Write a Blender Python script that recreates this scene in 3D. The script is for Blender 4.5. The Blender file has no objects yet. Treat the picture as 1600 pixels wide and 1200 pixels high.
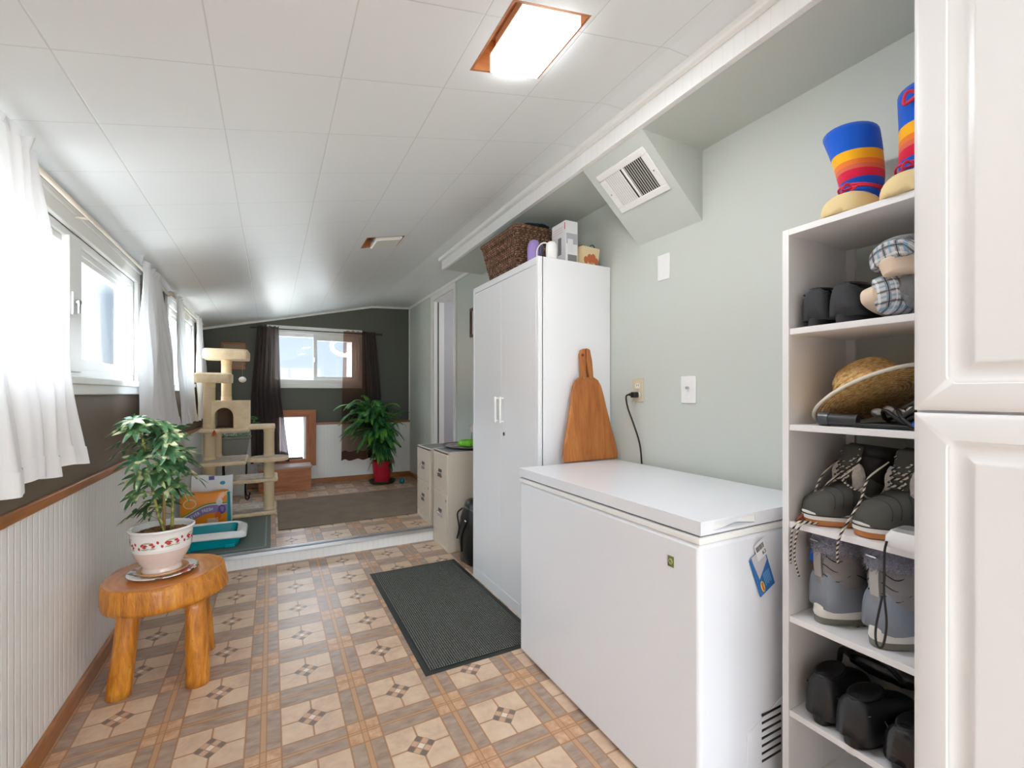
import bpy, bmesh, math, random
from mathutils import Vector, Matrix, noise
random.seed(7)
PI = math.pi
SC = bpy.context.scene
COL = SC.collection

# ------------------------------------------------------------------ camera
cd = bpy.data.cameras.new('camera'); cam = bpy.data.objects.new('camera', cd); COL.objects.link(cam)
cd.sensor_width = 36.0; cd.lens = 16.0; cd.clip_start = 0.05; cd.clip_end = 400
cd.shift_y = 15.0 / 1600.0
cam.location = (0, 0, 1.17)
cam.rotation_euler = (PI / 2, 0, -math.atan(376 / 711.0))
SC.camera = cam

# ------------------------------------------------------------------ colour management
vs = SC.view_settings
vs.view_transform = 'Standard'; vs.look = 'None'; vs.gamma = 1.0; vs.use_curve_mapping = False
vs.exposure = 0.68
SC.cycles.use_denoising = True
SC.cycles.max_bounces = 10; SC.cycles.diffuse_bounces = 7; SC.cycles.transparent_max_bounces = 16
SC.cycles.sample_clamp_indirect = 8.0
SC.cycles.caustics_reflective = False; SC.cycles.caustics_refractive = False


# ------------------------------------------------------------------ node expression helper
class X:
    def __init__(s, nt, sock): s.nt, s.s = nt, sock
    def _m(s, op, *o):
        n = s.nt.nodes.new('ShaderNodeMath'); n.operation = op
        for i, v in enumerate((s,) + o):
            if isinstance(v, X): s.nt.links.new(v.s, n.inputs[i])
            else: n.inputs[i].default_value = v
        return X(s.nt, n.outputs[0])
    def __add__(s, o): return s._m('ADD', o)
    def __sub__(s, o): return s._m('SUBTRACT', o)
    def __mul__(s, o): return s._m('MULTIPLY', o)
    def __truediv__(s, o): return s._m('DIVIDE', o)
    def __lt__(s, o): return s._m('LESS_THAN', o)
    def __gt__(s, o): return s._m('GREATER_THAN', o)
    def abs(s): return s._m('ABSOLUTE')
    def fract(s): return s._m('FRACT')
    def floor(s): return s._m('FLOOR')
    def max(s, o): return s._m('MAXIMUM', o)
    def min(s, o): return s._m('MINIMUM', o)
    def sin(s): return s._m('SINE')
    def mod(s, o): return s._m('FLOORED_MODULO', o)
    def pow(s, o): return s._m('POWER', o)
    def cell(s, off, per):            # signed distance from the cell centre, -0.5..0.5
        return ((s - off) / per + 0.5).fract() - 0.5
    def line(s, at, w):               # 1 on |s-at|<w
        return (s - at).abs() < w


def lin(c):
    return tuple((v / 255 / 12.92 if v / 255 <= 0.04045 else ((v / 255 + 0.055) / 1.055) ** 2.4) for v in c) + (1.0,)


class Mat:
    def __init__(s, name, c=(200, 200, 200), rough=0.5, spec=0.5, metal=0.0, emit=None, es=0.0, sheen=0.0, coat=0.0):
        s.m = bpy.data.materials.new(name); s.m.use_nodes = True
        s.nt = s.m.node_tree; s.b = s.nt.nodes['Principled BSDF']; s.out = s.nt.nodes['Material Output']
        b = s.b
        b.inputs['Base Color'].default_value = lin(c); b.inputs['Roughness'].default_value = rough
        b.inputs['Specular IOR Level'].default_value = spec; b.inputs['Metallic'].default_value = metal
        b.inputs['Sheen Weight'].default_value = sheen; b.inputs['Coat Weight'].default_value = coat
        if emit:
            b.inputs['Emission Color'].default_value = lin(emit); b.inputs['Emission Strength'].default_value = es
        s.col = s.const(c)
    def const(s, c):
        n = s.nt.nodes.new('ShaderNodeRGB'); n.outputs[0].default_value = lin(c); return n.outputs[0]
    def coord(s, kind='Object', scale=None, rot=None):
        t = s.nt.nodes.new('ShaderNodeTexCoord'); o = t.outputs[kind]
        if scale or rot:
            mp = s.nt.nodes.new('ShaderNodeMapping'); s.nt.links.new(o, mp.inputs[0])
            if scale: mp.inputs['Scale'].default_value = scale
            if rot: mp.inputs['Rotation'].default_value = rot
            o = mp.outputs[0]
        return o
    def xyz(s, vec=None):
        n = s.nt.nodes.new('ShaderNodeSeparateXYZ'); s.nt.links.new(vec or s.coord(), n.inputs[0])
        return [X(s.nt, n.outputs[i]) for i in range(3)]
    def mix(s, fac, a, b):
        n = s.nt.nodes.new('ShaderNodeMix'); n.data_type = 'RGBA'
        f = fac.s if isinstance(fac, X) else fac
        if isinstance(f, (int, float)): n.inputs[0].default_value = f
        else: s.nt.links.new(f, n.inputs[0])
        for i, v in ((6, a), (7, b)):
            if isinstance(v, tuple): n.inputs[i].default_value = lin(v)
            else: s.nt.links.new(v, n.inputs[i])
        return n.outputs[2]
    def noise(s, scale=5, detail=3, vec=None, rough=0.5, dist=0.0):
        n = s.nt.nodes.new('ShaderNodeTexNoise'); s.nt.links.new(vec or s.coord(), n.inputs['Vector'])
        n.inputs['Scale'].default_value = scale; n.inputs['Detail'].default_value = detail
        n.inputs['Roughness'].default_value = rough; n.inputs['Distortion'].default_value = dist
        return X(s.nt, n.outputs[0])
    def voro(s, scale=50, vec=None, feature='F1'):
        n = s.nt.nodes.new('ShaderNodeTexVoronoi'); s.nt.links.new(vec or s.coord(), n.inputs['Vector'])
        n.feature = feature; n.inputs['Scale'].default_value = scale
        return n
    def ramp(s, fac, stops):
        n = s.nt.nodes.new('ShaderNodeValToRGB'); s.nt.links.new(fac.s, n.inputs[0])
        e = n.color_ramp.elements
        while len(e) < len(stops): e.new(0.5)
        for el, (p, c) in zip(e, stops): el.position = p; el.color = lin(c)
        return n.outputs[0]
    def color(s, c): s.nt.links.new(c, s.b.inputs['Base Color']); s.col = c; return s
    def bump(s, h, strength=0.3, dist=0.01):
        n = s.nt.nodes.new('ShaderNodeBump'); n.inputs['Strength'].default_value = strength
        n.inputs['Distance'].default_value = dist
        s.nt.links.new(h.s, n.inputs['Height']); s.nt.links.new(n.outputs[0], s.b.inputs['Normal']); return s
    def sheet(s, transl=0.4, transp=0.0, tc=None):
        """cloth: part of the light passes diffusely, part straight through the open weave"""
        nt = s.nt
        tr = nt.nodes.new('ShaderNodeBsdfTranslucent'); nt.links.new(s.col, tr.inputs[0])
        m1 = nt.nodes.new('ShaderNodeMixShader'); m1.inputs[0].default_value = transl
        nt.links.new(s.b.outputs[0], m1.inputs[1]); nt.links.new(tr.outputs[0], m1.inputs[2])
        last = m1
        if transp:
            tp = nt.nodes.new('ShaderNodeBsdfTransparent')
            if tc: tp.inputs[0].default_value = lin(tc)
            m2 = nt.nodes.new('ShaderNodeMixShader'); m2.inputs[0].default_value = transp
            nt.links.new(m1.outputs[0], m2.inputs[1]); nt.links.new(tp.outputs[0], m2.inputs[2]); last = m2
        nt.links.new(last.outputs[0], s.out.inputs[0]); return s


# ------------------------------------------------------------------ world and sun
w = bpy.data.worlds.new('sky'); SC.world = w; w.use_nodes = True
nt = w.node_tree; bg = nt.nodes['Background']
tc = nt.nodes.new('ShaderNodeTexCoord'); sp = nt.nodes.new('ShaderNodeSeparateXYZ'); nt.links.new(tc.outputs['Generated'], sp.inputs[0])
sx, sy, sz = [X(nt, sp.outputs[i]) for i in range(3)]
rp = nt.nodes.new('ShaderNodeValToRGB'); nt.links.new(sz.s, rp.inputs[0])
e = rp.color_ramp.elements; e[0].position = 0.0; e[0].color = (0.80, 0.90, 1.0, 1); e[1].position = 0.55; e[1].color = (0.28, 0.55, 1.0, 1)
# fill light for the room added to the sky high up, behind the house and over its left side; plain pale blue low in the far direction
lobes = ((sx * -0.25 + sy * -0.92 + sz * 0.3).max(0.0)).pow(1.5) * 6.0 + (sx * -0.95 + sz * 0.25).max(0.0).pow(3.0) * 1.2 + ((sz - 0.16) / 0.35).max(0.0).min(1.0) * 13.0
nz = nt.nodes.new('ShaderNodeTexNoise'); nz.inputs['Scale'].default_value = 4.0; nt.links.new(tc.outputs['Generated'], nz.inputs[0])
mixc = nt.nodes.new('ShaderNodeMix'); mixc.data_type = 'RGBA'
cl = (X(nt, nz.outputs[0]) - 0.42).max(0.0) * 1.8
nt.links.new(cl.s, mixc.inputs[0]); nt.links.new(rp.outputs[0], mixc.inputs[6]); mixc.inputs[7].default_value = (1, 1, 1, 1)
nt.links.new(mixc.outputs[2], bg.inputs[0]); bg.inputs[1].default_value = 0.68
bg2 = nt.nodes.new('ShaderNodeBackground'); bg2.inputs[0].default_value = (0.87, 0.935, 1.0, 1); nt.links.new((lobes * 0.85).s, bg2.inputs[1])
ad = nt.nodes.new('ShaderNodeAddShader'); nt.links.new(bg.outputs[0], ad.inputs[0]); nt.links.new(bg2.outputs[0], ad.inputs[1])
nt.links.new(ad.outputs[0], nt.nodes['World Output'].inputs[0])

sl = bpy.data.lights.new('sun', 'SUN'); sl.energy = 6.0; sl.angle = 0.01; sl.color = (1.0, 0.97, 0.92)
so = bpy.data.objects.new('sun', sl); COL.objects.link(so); so.rotation_euler = (math.radians(42), 0, 0); so.location = (0, -6, 6)


def portal(name, loc, rot, sx_, sy_):
    l = bpy.data.lights.new(name, 'AREA'); l.shape = 'RECTANGLE'; l.size = sx_; l.size_y = sy_; l.cycles.is_portal = True
    o = bpy.data.objects.new(name, l); COL.objects.link(o); o.location = loc; o.rotation_euler = rot
portal('daylight_portal', (0.4, -2.25, 1.15), (PI / 2, 0, PI), 2.0, 1.9)
portal('daylight_portal', (-0.74, 2.2, 1.5), (0, -PI / 2, 0), 0.6, 2.0)
portal('daylight_portal', (-0.74, 4.5, 1.5), (0, -PI / 2, 0), 0.6, 1.2)
portal('daylight_portal', (0.47, 5.97, 1.6), (PI / 2, 0, 0), 1.0, 0.7)


# ------------------------------------------------------------------ mesh builder
class MB:
    def __init__(s): s.bm = bmesh.new()
    def v(s, p): return s.bm.verts.new(p)
    def face(s, pts):
        try: return s.bm.faces.new([p if isinstance(p, bmesh.types.BMVert) else s.v(p) for p in pts])
        except ValueError: return None
    def box(s, x0, x1, y0, y1, z0, z1, mtx=None):
        c = [(x, y, z) for x in (x0, x1) for y in (y0, y1) for z in (z0, z1)]
        if mtx: c = [tuple(mtx @ Vector(p)) for p in c]
        v = [s.v(p) for p in c]
        for f in ((0, 1, 3, 2), (4, 6, 7, 5), (0, 4, 5, 1), (2, 3, 7, 6), (0, 2, 6, 4), (1, 5, 7, 3)):
            s.bm.faces.new([v[i] for i in f])
        return s
    def rings(s, rings, cap0=True, cap1=True, closed=True):
        vr = [[s.v(p) for p in r] for r in rings]
        n = len(vr[0])
        for a, b in zip(vr, vr[1:]):
            for i in range(n if closed else n - 1):
                j = (i + 1) % n
                s.bm.faces.new((a[i], a[j], b[j], b[i]))
        if cap0: s.bm.faces.new(list(reversed(vr[0])))
        if cap1: s.bm.faces.new(vr[-1])
        return s
    def lathe(s, prof, c=(0, 0, 0), n=32, mtx=None, wob=None):
        """prof: (r, z) from bottom to top"""
        rs = []
        for r, z in prof:
            ring = []
            for i in range(n):
                a = 2 * PI * i / n
                k = 1 + (wob(a, z) if wob else 0)
                p = Vector((c[0] + r * k * math.cos(a), c[1] + r * k * math.sin(a), c[2] + z))
                ring.append(tuple(mtx @ p) if mtx else tuple(p))
            rs.append(ring)
        return s.rings(rs)
    def cyl(s, a, b, r0, r1=None, n=16):
        return s.tube([a, b], [r0, r1 if r1 is not None else r0], n)
    def tube(s, pts, r, n=8, caps=True):
        pts = [Vector(p) for p in pts]
        if not isinstance(r, (list, tuple)): r = [r] * len(pts)
        rs = []; up = None
        for i, p in enumerate(pts):
            d = (pts[min(i + 1, len(pts) - 1)] - pts[max(i - 1, 0)])
            if d.length < 1e-9: d = Vector((0, 0, 1))
            d.normalize()
            if up is None:
                up = Vector((0, 0, 1)) if abs(d.z) < 0.9 else Vector((1, 0, 0))
            u = d.cross(up)
            if u.length < 1e-4: u = d.orthogonal()
            u.normalize(); v = u.cross(d).normalized(); up = v
            rs.append([tuple(p + (u * math.cos(2 * PI * k / n) + v * math.sin(2 * PI * k / n)) * r[i]) for k in range(n)])
        return s.rings(rs, caps, caps)
    def prism(s, poly, z0, z1, mtx=None):
        """poly in xy extruded along z"""
        f = (lambda p: tuple(mtx @ Vector(p))) if mtx else (lambda p: p)
        return s.rings([[f((x, y, z0)) for x, y in poly], [f((x, y, z1)) for x, y in poly]])
    def sphere(s, c, r, n=16, m=10, sc=(1, 1, 1), mtx=None, wob=None):
        rs = []
        for j in range(1, m):
            t = -PI / 2 + PI * j / m
            ring = []
            for i in range(n):
                a = 2 * PI * i / n
                d = Vector((math.cos(t) * math.cos(a), math.cos(t) * math.sin(a), math.sin(t)))
                k = r * (1 + (wob(d) if wob else 0))
                p = Vector((d.x * k * sc[0], d.y * k * sc[1], d.z * k * sc[2]))
                if mtx: p = mtx @ p
                ring.append(tuple(p + Vector(c)))
            rs.append(ring)
        vr = [[s.v(p) for p in r_] for r_ in rs]
        for a, b in zip(vr, vr[1:]):
            for i in range(n): s.bm.faces.new((a[i], a[(i + 1) % n], b[(i + 1) % n], b[i]))
        for ring, zz in ((vr[0], -1), (vr[-1], 1)):
            p = Vector((0, 0, zz * r * sc[2]))
            if mtx: p = mtx @ p
            q = s.v(tuple(p + Vector(c)))
            for i in range(n):
                t3 = (ring[i], ring[(i + 1) % n], q)
                s.bm.faces.new(t3 if zz > 0 else tuple(reversed(t3)))
        return s
    def grid(s, f, nu, nv):
        """f(u,v)->point with u,v in 0..1"""
        vv = [[s.v(f(i / nu, j / nv)) for j in range(nv + 1)] for i in range(nu + 1)]
        for i in range(nu):
            for j in range(nv): s.bm.faces.new((vv[i][j], vv[i + 1][j], vv[i + 1][j + 1], vv[i][j + 1]))
        return s
    def build(s, name, mat, parent=None, bevel=0.0, smooth=False, local=False, thick=0.0, sub=0, seg=2, autos=False):
        bm = s.bm
        if not local and parent is not None:
            off = parent.location.copy()
            if parent.parent: off = off + parent.parent.location
            bmesh.ops.translate(bm, verts=bm.verts, vec=-off)
        bmesh.ops.recalc_face_normals(bm, faces=bm.faces)
        me = bpy.data.meshes.new(name); bm.to_mesh(me); bm.free()
        me.materials.append(mat.m)
        if smooth or autos or bevel:
            for p in me.polygons: p.use_smooth = True
        if (autos or bevel) and not smooth:
            me.set_sharp_from_angle(angle=math.radians(40))
        o = bpy.data.objects.new(name, me); COL.objects.link(o)
        if parent is not None: o.parent = parent
        if thick:
            md = o.modifiers.new('solid', 'SOLIDIFY'); md.thickness = thick; md.offset = 0
        if bevel:
            md = o.modifiers.new('bevel', 'BEVEL'); md.width = bevel; md.segments = seg; md.limit_method = 'ANGLE'; md.angle_limit = math.radians(40)
        if sub:
            md = o.modifiers.new('sub', 'SUBSURF'); md.levels = sub; md.render_levels = sub
        return o


def bx(x0, x1, y0, y1, z0, z1): return MB().box(x0, x1, y0, y1, z0, z1)
def tag(o, label, cat, group=None):
    o['label'] = label; o['category'] = cat
    if group: o['group'] = group
    return o
def thing(name, label, cat, loc, rot=(0, 0, 0), group=None):
    o = bpy.data.objects.new(name, None); COL.objects.link(o); o.location = loc; o.rotation_euler = rot
    o.empty_display_size = 0.05
    return tag(o, label, cat, group)
def struct(o): o['kind'] = 'structure'; return o
def text(name, s, size, mtx, mat, parent, ext=0.0006, local=False, font_scale=(1, 1), align='CENTER'):
    c = bpy.data.curves.new('t', 'FONT'); c.body = s; c.size = size; c.extrude = ext; c.align_x = align; c.align_y = 'CENTER'; c.resolution_u = 3
    t = bpy.data.objects.new('t', c); COL.objects.link(t)
    bpy.context.view_layer.update()
    me = bpy.data.meshes.new_from_object(t.evaluated_get(bpy.context.evaluated_depsgraph_get()))
    bpy.data.objects.remove(t); bpy.data.curves.remove(c)
    me.name = name
    M = mtx @ Matrix.Diagonal((font_scale[0], font_scale[1], 1, 1))
    if not local:
        off = parent.location.copy()
        if parent.parent: off = off + parent.parent.location
        M = Matrix.Translation(-off) @ M
    me.transform(M)
    me.materials.clear(); me.materials.append(mat.m)
    o = bpy.data.objects.new(name, me); COL.objects.link(o); o.parent = parent
    return o
def smoothclosed(pts, n=8):
    """Catmull-Rom closed curve"""
    out = []; N = len(pts)
    for i in range(N):
        p0, p1, p2, p3 = [Vector(pts[(i + k - 1) % N]) for k in range(4)]
        for j in range(n):
            t = j / n
            out.append(tuple(0.5 * ((2 * p1) + (p2 - p0) * t + (2 * p0 - 5 * p1 + 4 * p2 - p3) * t * t + (3 * p1 - p0 - 3 * p2 + p3) * t ** 3)))
    return out
def spline(pts, n=8):
    P = [Vector(p) for p in pts]; P = [P[0] * 2 - P[1]] + P + [P[-1] * 2 - P[-2]]
    out = []
    for i in range(1, len(P) - 2):
        for j in range(n):
            t = j / n; a, b, c, d = P[i - 1:i + 3]
            out.append(0.5 * ((2 * b) + (c - a) * t + (2 * a - 5 * b + 4 * c - d) * t * t + (3 * b - a - 3 * c + d) * t ** 3))
    out.append(P[-2]); return out


# ------------------------------------------------------------------ materials
def paint(name, c, rough=0.55, b=0.04):
    m = Mat(name, c, rough, 0.35); m.bump(m.noise(60, 3), b, 0.004); return m
def plastic(name, c, rough=0.35): return Mat(name, c, rough, 0.5)
def beadboard(name, axis, c=(236, 236, 234), per=0.0385, k=0.6, bs=0.7):
    m = Mat(name, c, 0.42, 0.4); x = m.xyz()[axis]
    p = x.cell(0.0, per).abs()
    g = (p > 0.445)
    m.color(m.mix(g * k, c, (205, 204, 200)))
    prof = (p - 0.36).max(0.0) * -6.0
    m.bump(prof, bs, 0.004); return m
def woodm(name, c1, c2, scale=6, axis=1, rough=0.4, coat=0.0, stretch=10):
    m = Mat(name, c1, rough, 0.45, coat=coat)
    sc = [stretch] * 3; sc[axis] = 1.0
    v = m.coord(scale=tuple(sc)); n = m.noise(scale, 5, v, 0.6, 0.6)
    m.color(m.ramp(n, [(0.3, c2), (0.7, c1)])); m.bump(n, 0.12, 0.004); return m

M = {}
M['sage'] = paint('sage_paint', (203, 208, 202), 0.5)
M['taupe'] = paint('brown_taupe_paint', (112, 98, 82), 0.5)
M['slate'] = paint('dark_grey_green_paint', (88, 89, 81), 0.55)
M['white'] = paint('white_trim_paint', (236, 236, 233), 0.4, 0.02)
M['lilac'] = paint('pale_lilac_paint', (192, 192, 198), 0.5)
M['bead_y'] = beadboard('white_beadboard_along_room', 1, per=0.0385)
M['bead_x'] = beadboard('white_beadboard_across_room', 0, per=0.0385)
M['bead_s'] = beadboard('white_beadboard_soft', 0, (238, 239, 238), 0.0385, 0.15, 0.2)
M['bead_f'] = beadboard('white_beadboard_fascia', 1, (240, 240, 240), 0.0385, 0.12, 0.12)
M['oak'] = woodm('stained_oak_trim', (176, 118, 70), (140, 88, 48), 5, 1, 0.35)
M['oak_x'] = woodm('stained_oak_trim_across', (176, 118, 70), (140, 88, 48), 5, 0, 0.35)
M['cedar'] = woodm('reddish_pine_board', (186, 120, 78), (150, 88, 52), 4, 0, 0.5)
M['cedar_z'] = woodm('reddish_pine_upright', (186, 120, 78), (150, 88, 52), 4, 2, 0.5)
M['vinyl'] = plastic('white_vinyl', (238, 238, 236), 0.3)
M['chrome'] = Mat('chrome', (215, 215, 218), 0.22, 0.5, 1.0)
M['black'] = plastic('black_plastic', (28, 28, 28), 0.4)
M['alu'] = Mat('brushed_aluminium', (205, 208, 212), 0.32, 0.5, 0.85)

# ceiling tiles, one foot square with thin joints
m = Mat('painted_ceiling_tile', (230, 233, 235), 0.38, 0.45); x, y, z = m.xyz()
gx = x.cell(-0.43 + 0.151, 0.3025).abs(); gy = y.cell(1.36 + 0.156, 0.3125).abs()
jt = (gx > 0.4945).max(gy > 0.4955)
m.color(m.mix(jt * 0.55, (230, 233, 235), (190, 190, 186)))
h = (gx - 0.488).max(0.0) * -30.0 + (gy - 0.489).max(0.0) * -30.0 + m.noise(90, 2) * 0.10
m.bump(h, 0.35, 0.004); M['ceil'] = m

# patterned sheet vinyl floor
m = Mat('tile_patterned_sheet_vinyl', (200, 170, 145), 0.34, 0.45); x, y, z = m.xyz()
px = x.cell(0.131, 0.3095); py = y.cell(2.11, 0.316); ax, ay = px.abs(), py.abs()
cx = ((x - 0.131) / 0.3095 + 0.5).floor(); cyy = ((y - 2.11) / 0.316 + 0.5).floor()
n1 = m.noise(9, 4, None, 0.6); n2 = m.noise(45, 3)
beige = m.ramp(n1 * 0.75 + n2 * 0.25, [(0.35, (190, 160, 136)), (0.5, (208, 180, 153)), (0.68, (220, 196, 168))])
# tone changes from quarter to quarter
qn = ((cx * 12.98 + cyy * 78.2 + (px > 0.0) * 37.7 + (py > 0.0) * 11.3).sin() * 4375.5).fract()
beige = m.mix(qn * 0.30, beige, (205, 176, 158))
streak = m.noise(14, 4, m.coord(scale=(1.0, 3.0, 1.0)), 0.6)
strip = m.ramp(streak, [(0.35, (146, 124, 110)), (0.5, (163, 140, 124)), (0.65, (172, 152, 134))])
small = m.ramp(m.noise(30, 4, None, 0.7), [(0.35, (184, 138, 104)), (0.5, (196, 156, 124)), (0.65, (208, 172, 142))])
S = 0.326; L = 0.462
insq = (ax < S) * (ay < S)
incorner = (ax > S) * (ay > S)
c = m.mix(insq, strip, beige); c = m.mix(incorner, c, small)
# tan centre lines
tan = (176, 134, 98); dk = (150, 112, 82)
cen = ((ax > L + 0.012).max((ay > L + 0.024)))
c = m.mix(cen * 0.9, c, (188, 148, 112))
# brown joint lines
r_ = 0.16
mos = (ax + ay) < r_
ln = ax.line(S, 0.009).max(ay.line(S, 0.009)).max(ax.line(L + 0.008, 0.006)).max(ay.line(L + 0.020, 0.006))
quart = ((ax < 0.010).max(ay < 0.010)) * insq
c = m.mix(ln.max(quart) * 0.85, c, (160, 116, 80))
# nine-piece mosaic diamond
u = (px + py) / (2 * r_) + 0.5; v = (px - py) / (2 * r_) + 0.5
iu = (u * 3.0).floor(); iv = (v * 3.0).floor()
ce_ = ((iu - 1.0).abs() < 0.5) * ((iv - 1.0).abs() < 0.5)
cor = ((iu - 1.0).abs() > 0.5) * ((iv - 1.0).abs() > 0.5)
mc = m.mix(cor, (196, 158, 130), (122, 106, 96)); mc = m.mix(ce_, mc, (222, 206, 190))
fu = ((u * 3.0).fract() - 0.5).abs(); fv = ((v * 3.0).fract() - 0.5).abs()
mc = m.mix((fu > 0.42).max(fv > 0.42) * 0.8, mc, (150, 122, 98))
c = m.mix(mos, c, mc)
m.color(c); m.bump(n2, 0.05, 0.002); M['floor'] = m


# ------------------------------------------------------------------ room shell
XL, XR, YN, YB, ZS, YS = -0.66, 1.60, -2.25, 5.89, 0.10, 3.54
def zc(x): return 2.26 + 0.22 * (min(x, 1.12) - 1.08) + max(0.0, x - 1.12) * 0.05

def holes_wall(u0, u1, z0, z1, holes, fn):
    """cells of a wall without its openings; fn(mb,u0,u1,z0,z1) adds one cell"""
    us = sorted({u0, u1, *[h[0] for h in holes], *[h[1] for h in holes]}); zs = sorted({z0, z1, *[h[2] for h in holes], *[h[3] for h in holes]})
    mb = MB()
    for a, b in zip(us, us[1:]):
        if a >= u1 or b <= u0: continue
        for c_, d in zip(zs, zs[1:]):
            mu, mz = (a + b) / 2, (c_ + d) / 2
            if any(h[0] < mu < h[1] and h[2] < mz < h[3] for h in holes): continue
            fn(mb, a, b, c_, d)
    return mb

W1 = (1.25, 3.14, 1.235, 1.775); W2 = (4.0, 5.15, 1.26, 1.80)
WB = (0.0, 0.955, 1.27, 1.93); DG = (0.085, 0.345, 0.40, 0.90)
DR = (4.235, 4.90, ZS, 2.205)
struct(holes_wall(YN, YB, -0.05, 2.6, [W1, W2], lambda mb, a, b, c_, d: mb.box(XL - 0.075, XL, a, b, c_, d)).build('wall_left', M['taupe']))
struct(holes_wall(XL - 0.12, XR + 0.12, -0.05, 2.6, [WB, DG], lambda mb, a, b, c_, d: mb.box(a, b, YB, YB + 0.12, c_, d)).build('wall_back', M['slate']))
struct(holes_wall(YN, YB, -0.05, 2.6, [DR], lambda mb, a, b, c_, d: mb.box(XR, XR + 0.12, a, b, c_, d)).build('wall_right', M['sage']))
WN = (-0.5, 1.4, 0.12, 1.95)
struct(holes_wall(XL - 0.12, XR + 0.12, -0.05, 2.6, [WN], lambda mb, a, b, c_, d: mb.box(a, b, YN - 0.12, YN, c_, d)).build('wall_near', M['sage']))
struct(bx(XL, XR, YN, YS - 0.01, -0.06, 0).build('floor', M['floor']))
struct(bx(XL, XR, YS - 0.01, YB, -0.06, ZS).build('floor', M['floor']))

LT = [(0.525, 0.765, 0.985, 1.264), (0.525, 0.765, 2.92, 3.155), (0.525, 0.765, -0.85, -0.61)]
xs = sorted({XL, 0.525, 0.765, 1.12, XR}); ys = sorted({YN, YB} | {v for l in LT for v in l[2:]})
mb = MB()
for a, b in zip(xs, xs[1:]):
    for c_, d in zip(ys, ys[1:]):
        if any(l[0] < (a + b) / 2 < l[1] and l[2] < (c_ + d) / 2 < l[3] for l in LT): continue
        t = 0.10
        mb.rings([[(a, c_, zc(a)), (b, c_, zc(b)), (b, d, zc(b)), (a, d, zc(a))], [(a, c_, zc(a) + t), (b, c_, zc(b) + t), (b, d, zc(b) + t), (a, d, zc(a) + t)]])
struct(mb.build('ceiling', M['ceil']))

# soffit box over the freezer with its white fascia
struct(bx(1.262, XR, YN, 3.57, 2.19, zc(1.3) + 0.02).build('ceiling_soffit', M['sage']))
struct(bx(1.238, 1.262, YN, 3.575, 2.188, 2.30).build('trim_fascia', M['bead_f'], bevel=0.002))
struct(bx(1.208, 1.238, YN, 3.58, 2.250, 2.30).build('trim_crown', M['white'], bevel=0.006))
# cove strips
mb = MB()
for a, b in ((XL, 1.12), (1.12, XR)):
    mb.rings([[(a, YB - 0.012, zc(a) - 0.022), (a, YB, zc(a) - 0.022), (a, YB, zc(a)), (a, YB - 0.012, zc(a))], [(b, YB - 0.012, zc(b) - 0.022), (b, YB, zc(b) - 0.022), (b, YB, zc(b)), (b, YB - 0.012, zc(b))]])
struct(mb.build('trim_back', M['white']))
struct(bx(XR - 0.014, XR, 3.57, YB, zc(XR) - 0.03, zc(XR) + 0.005).build('trim_right', M['white'], bevel=0.003))
struct(bx(XR - 0.012, XR, YB - 0.012, YB, ZS, zc(XR)).build('trim_corner', M['white']))

# wainscot, chair rails, baseboards
struct(bx(XL, XL + 0.006, YN, YS, 0, 0.806).build('wainscot_left', M['bead_y']))
struct(bx(XL, XL + 0.006, YS, YB, ZS, 0.806).build('wainscot_left', M['bead_y']))
struct(holes_wall(XL + 0.006, XR, ZS, 0.806, [(0.07, 0.36, 0.38, 0.806)], lambda mb, a, b, c_, d: mb.box(a, b, YB - 0.008, YB, c_, d)).build('wainscot_back', M['bead_s']))
struct(bx(XL, XL + 0.016, YN, YB, 0.80, 0.834).build('chair_rail_left', M['oak'], bevel=0.004))
struct(bx(0.46, XR, YB - 0.018, YB, 0.80, 0.826).build('chair_rail_back', M['oak_x'], bevel=0.004))
struct(bx(XL, -0.04, YB - 0.018, YB, 0.80, 0.826).build('chair_rail_back', M['oak_x'], bevel=0.004))
struct(bx(XL, XL + 0.020, YN, YS, 0, 0.066).build('baseboard_left', M['oak'], bevel=0.005))
struct(bx(XL + 0.006, XL + 0.020, YS, YB, ZS, ZS + 0.06).build('baseboard_left', M['oak'], bevel=0.004))
struct(bx(XL, XR, YB - 0.022, YB, ZS, ZS + 0.062).build('baseboard_back', M['oak_x'], bevel=0.004))
struct(bx(XR - 0.014, XR, DR[1] + 0.05, YB, ZS, ZS + 0.062).build('baseboard_right', M['oak'], bevel=0.004))
struct(bx(XR - 0.014, XR, 3.56, DR[0] - 0.05, ZS, ZS + 0.062).build('baseboard_right', M['oak'], bevel=0.004))

# step up: beadboard riser and metal nosing
struct(bx(XL, XR, YS - 0.022, YS - 0.009, 0, 0.078).build('trim_step_riser', M['bead_s']))
mb = MB(); mb.box(XL, XR, YS - 0.036, YS + 0.022, ZS, ZS + 0.004); mb.box(XL, XR, YS - 0.036, YS - 0.030, ZS - 0.026, ZS + 0.004)
for k in range(4): mb.box(XL, XR, YS - 0.028 + k * 0.011, YS - 0.024 + k * 0.011, ZS + 0.004, ZS + 0.0055)
struct(mb.build('trim_step_nosing', M['alu'], bevel=0.002))


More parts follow.
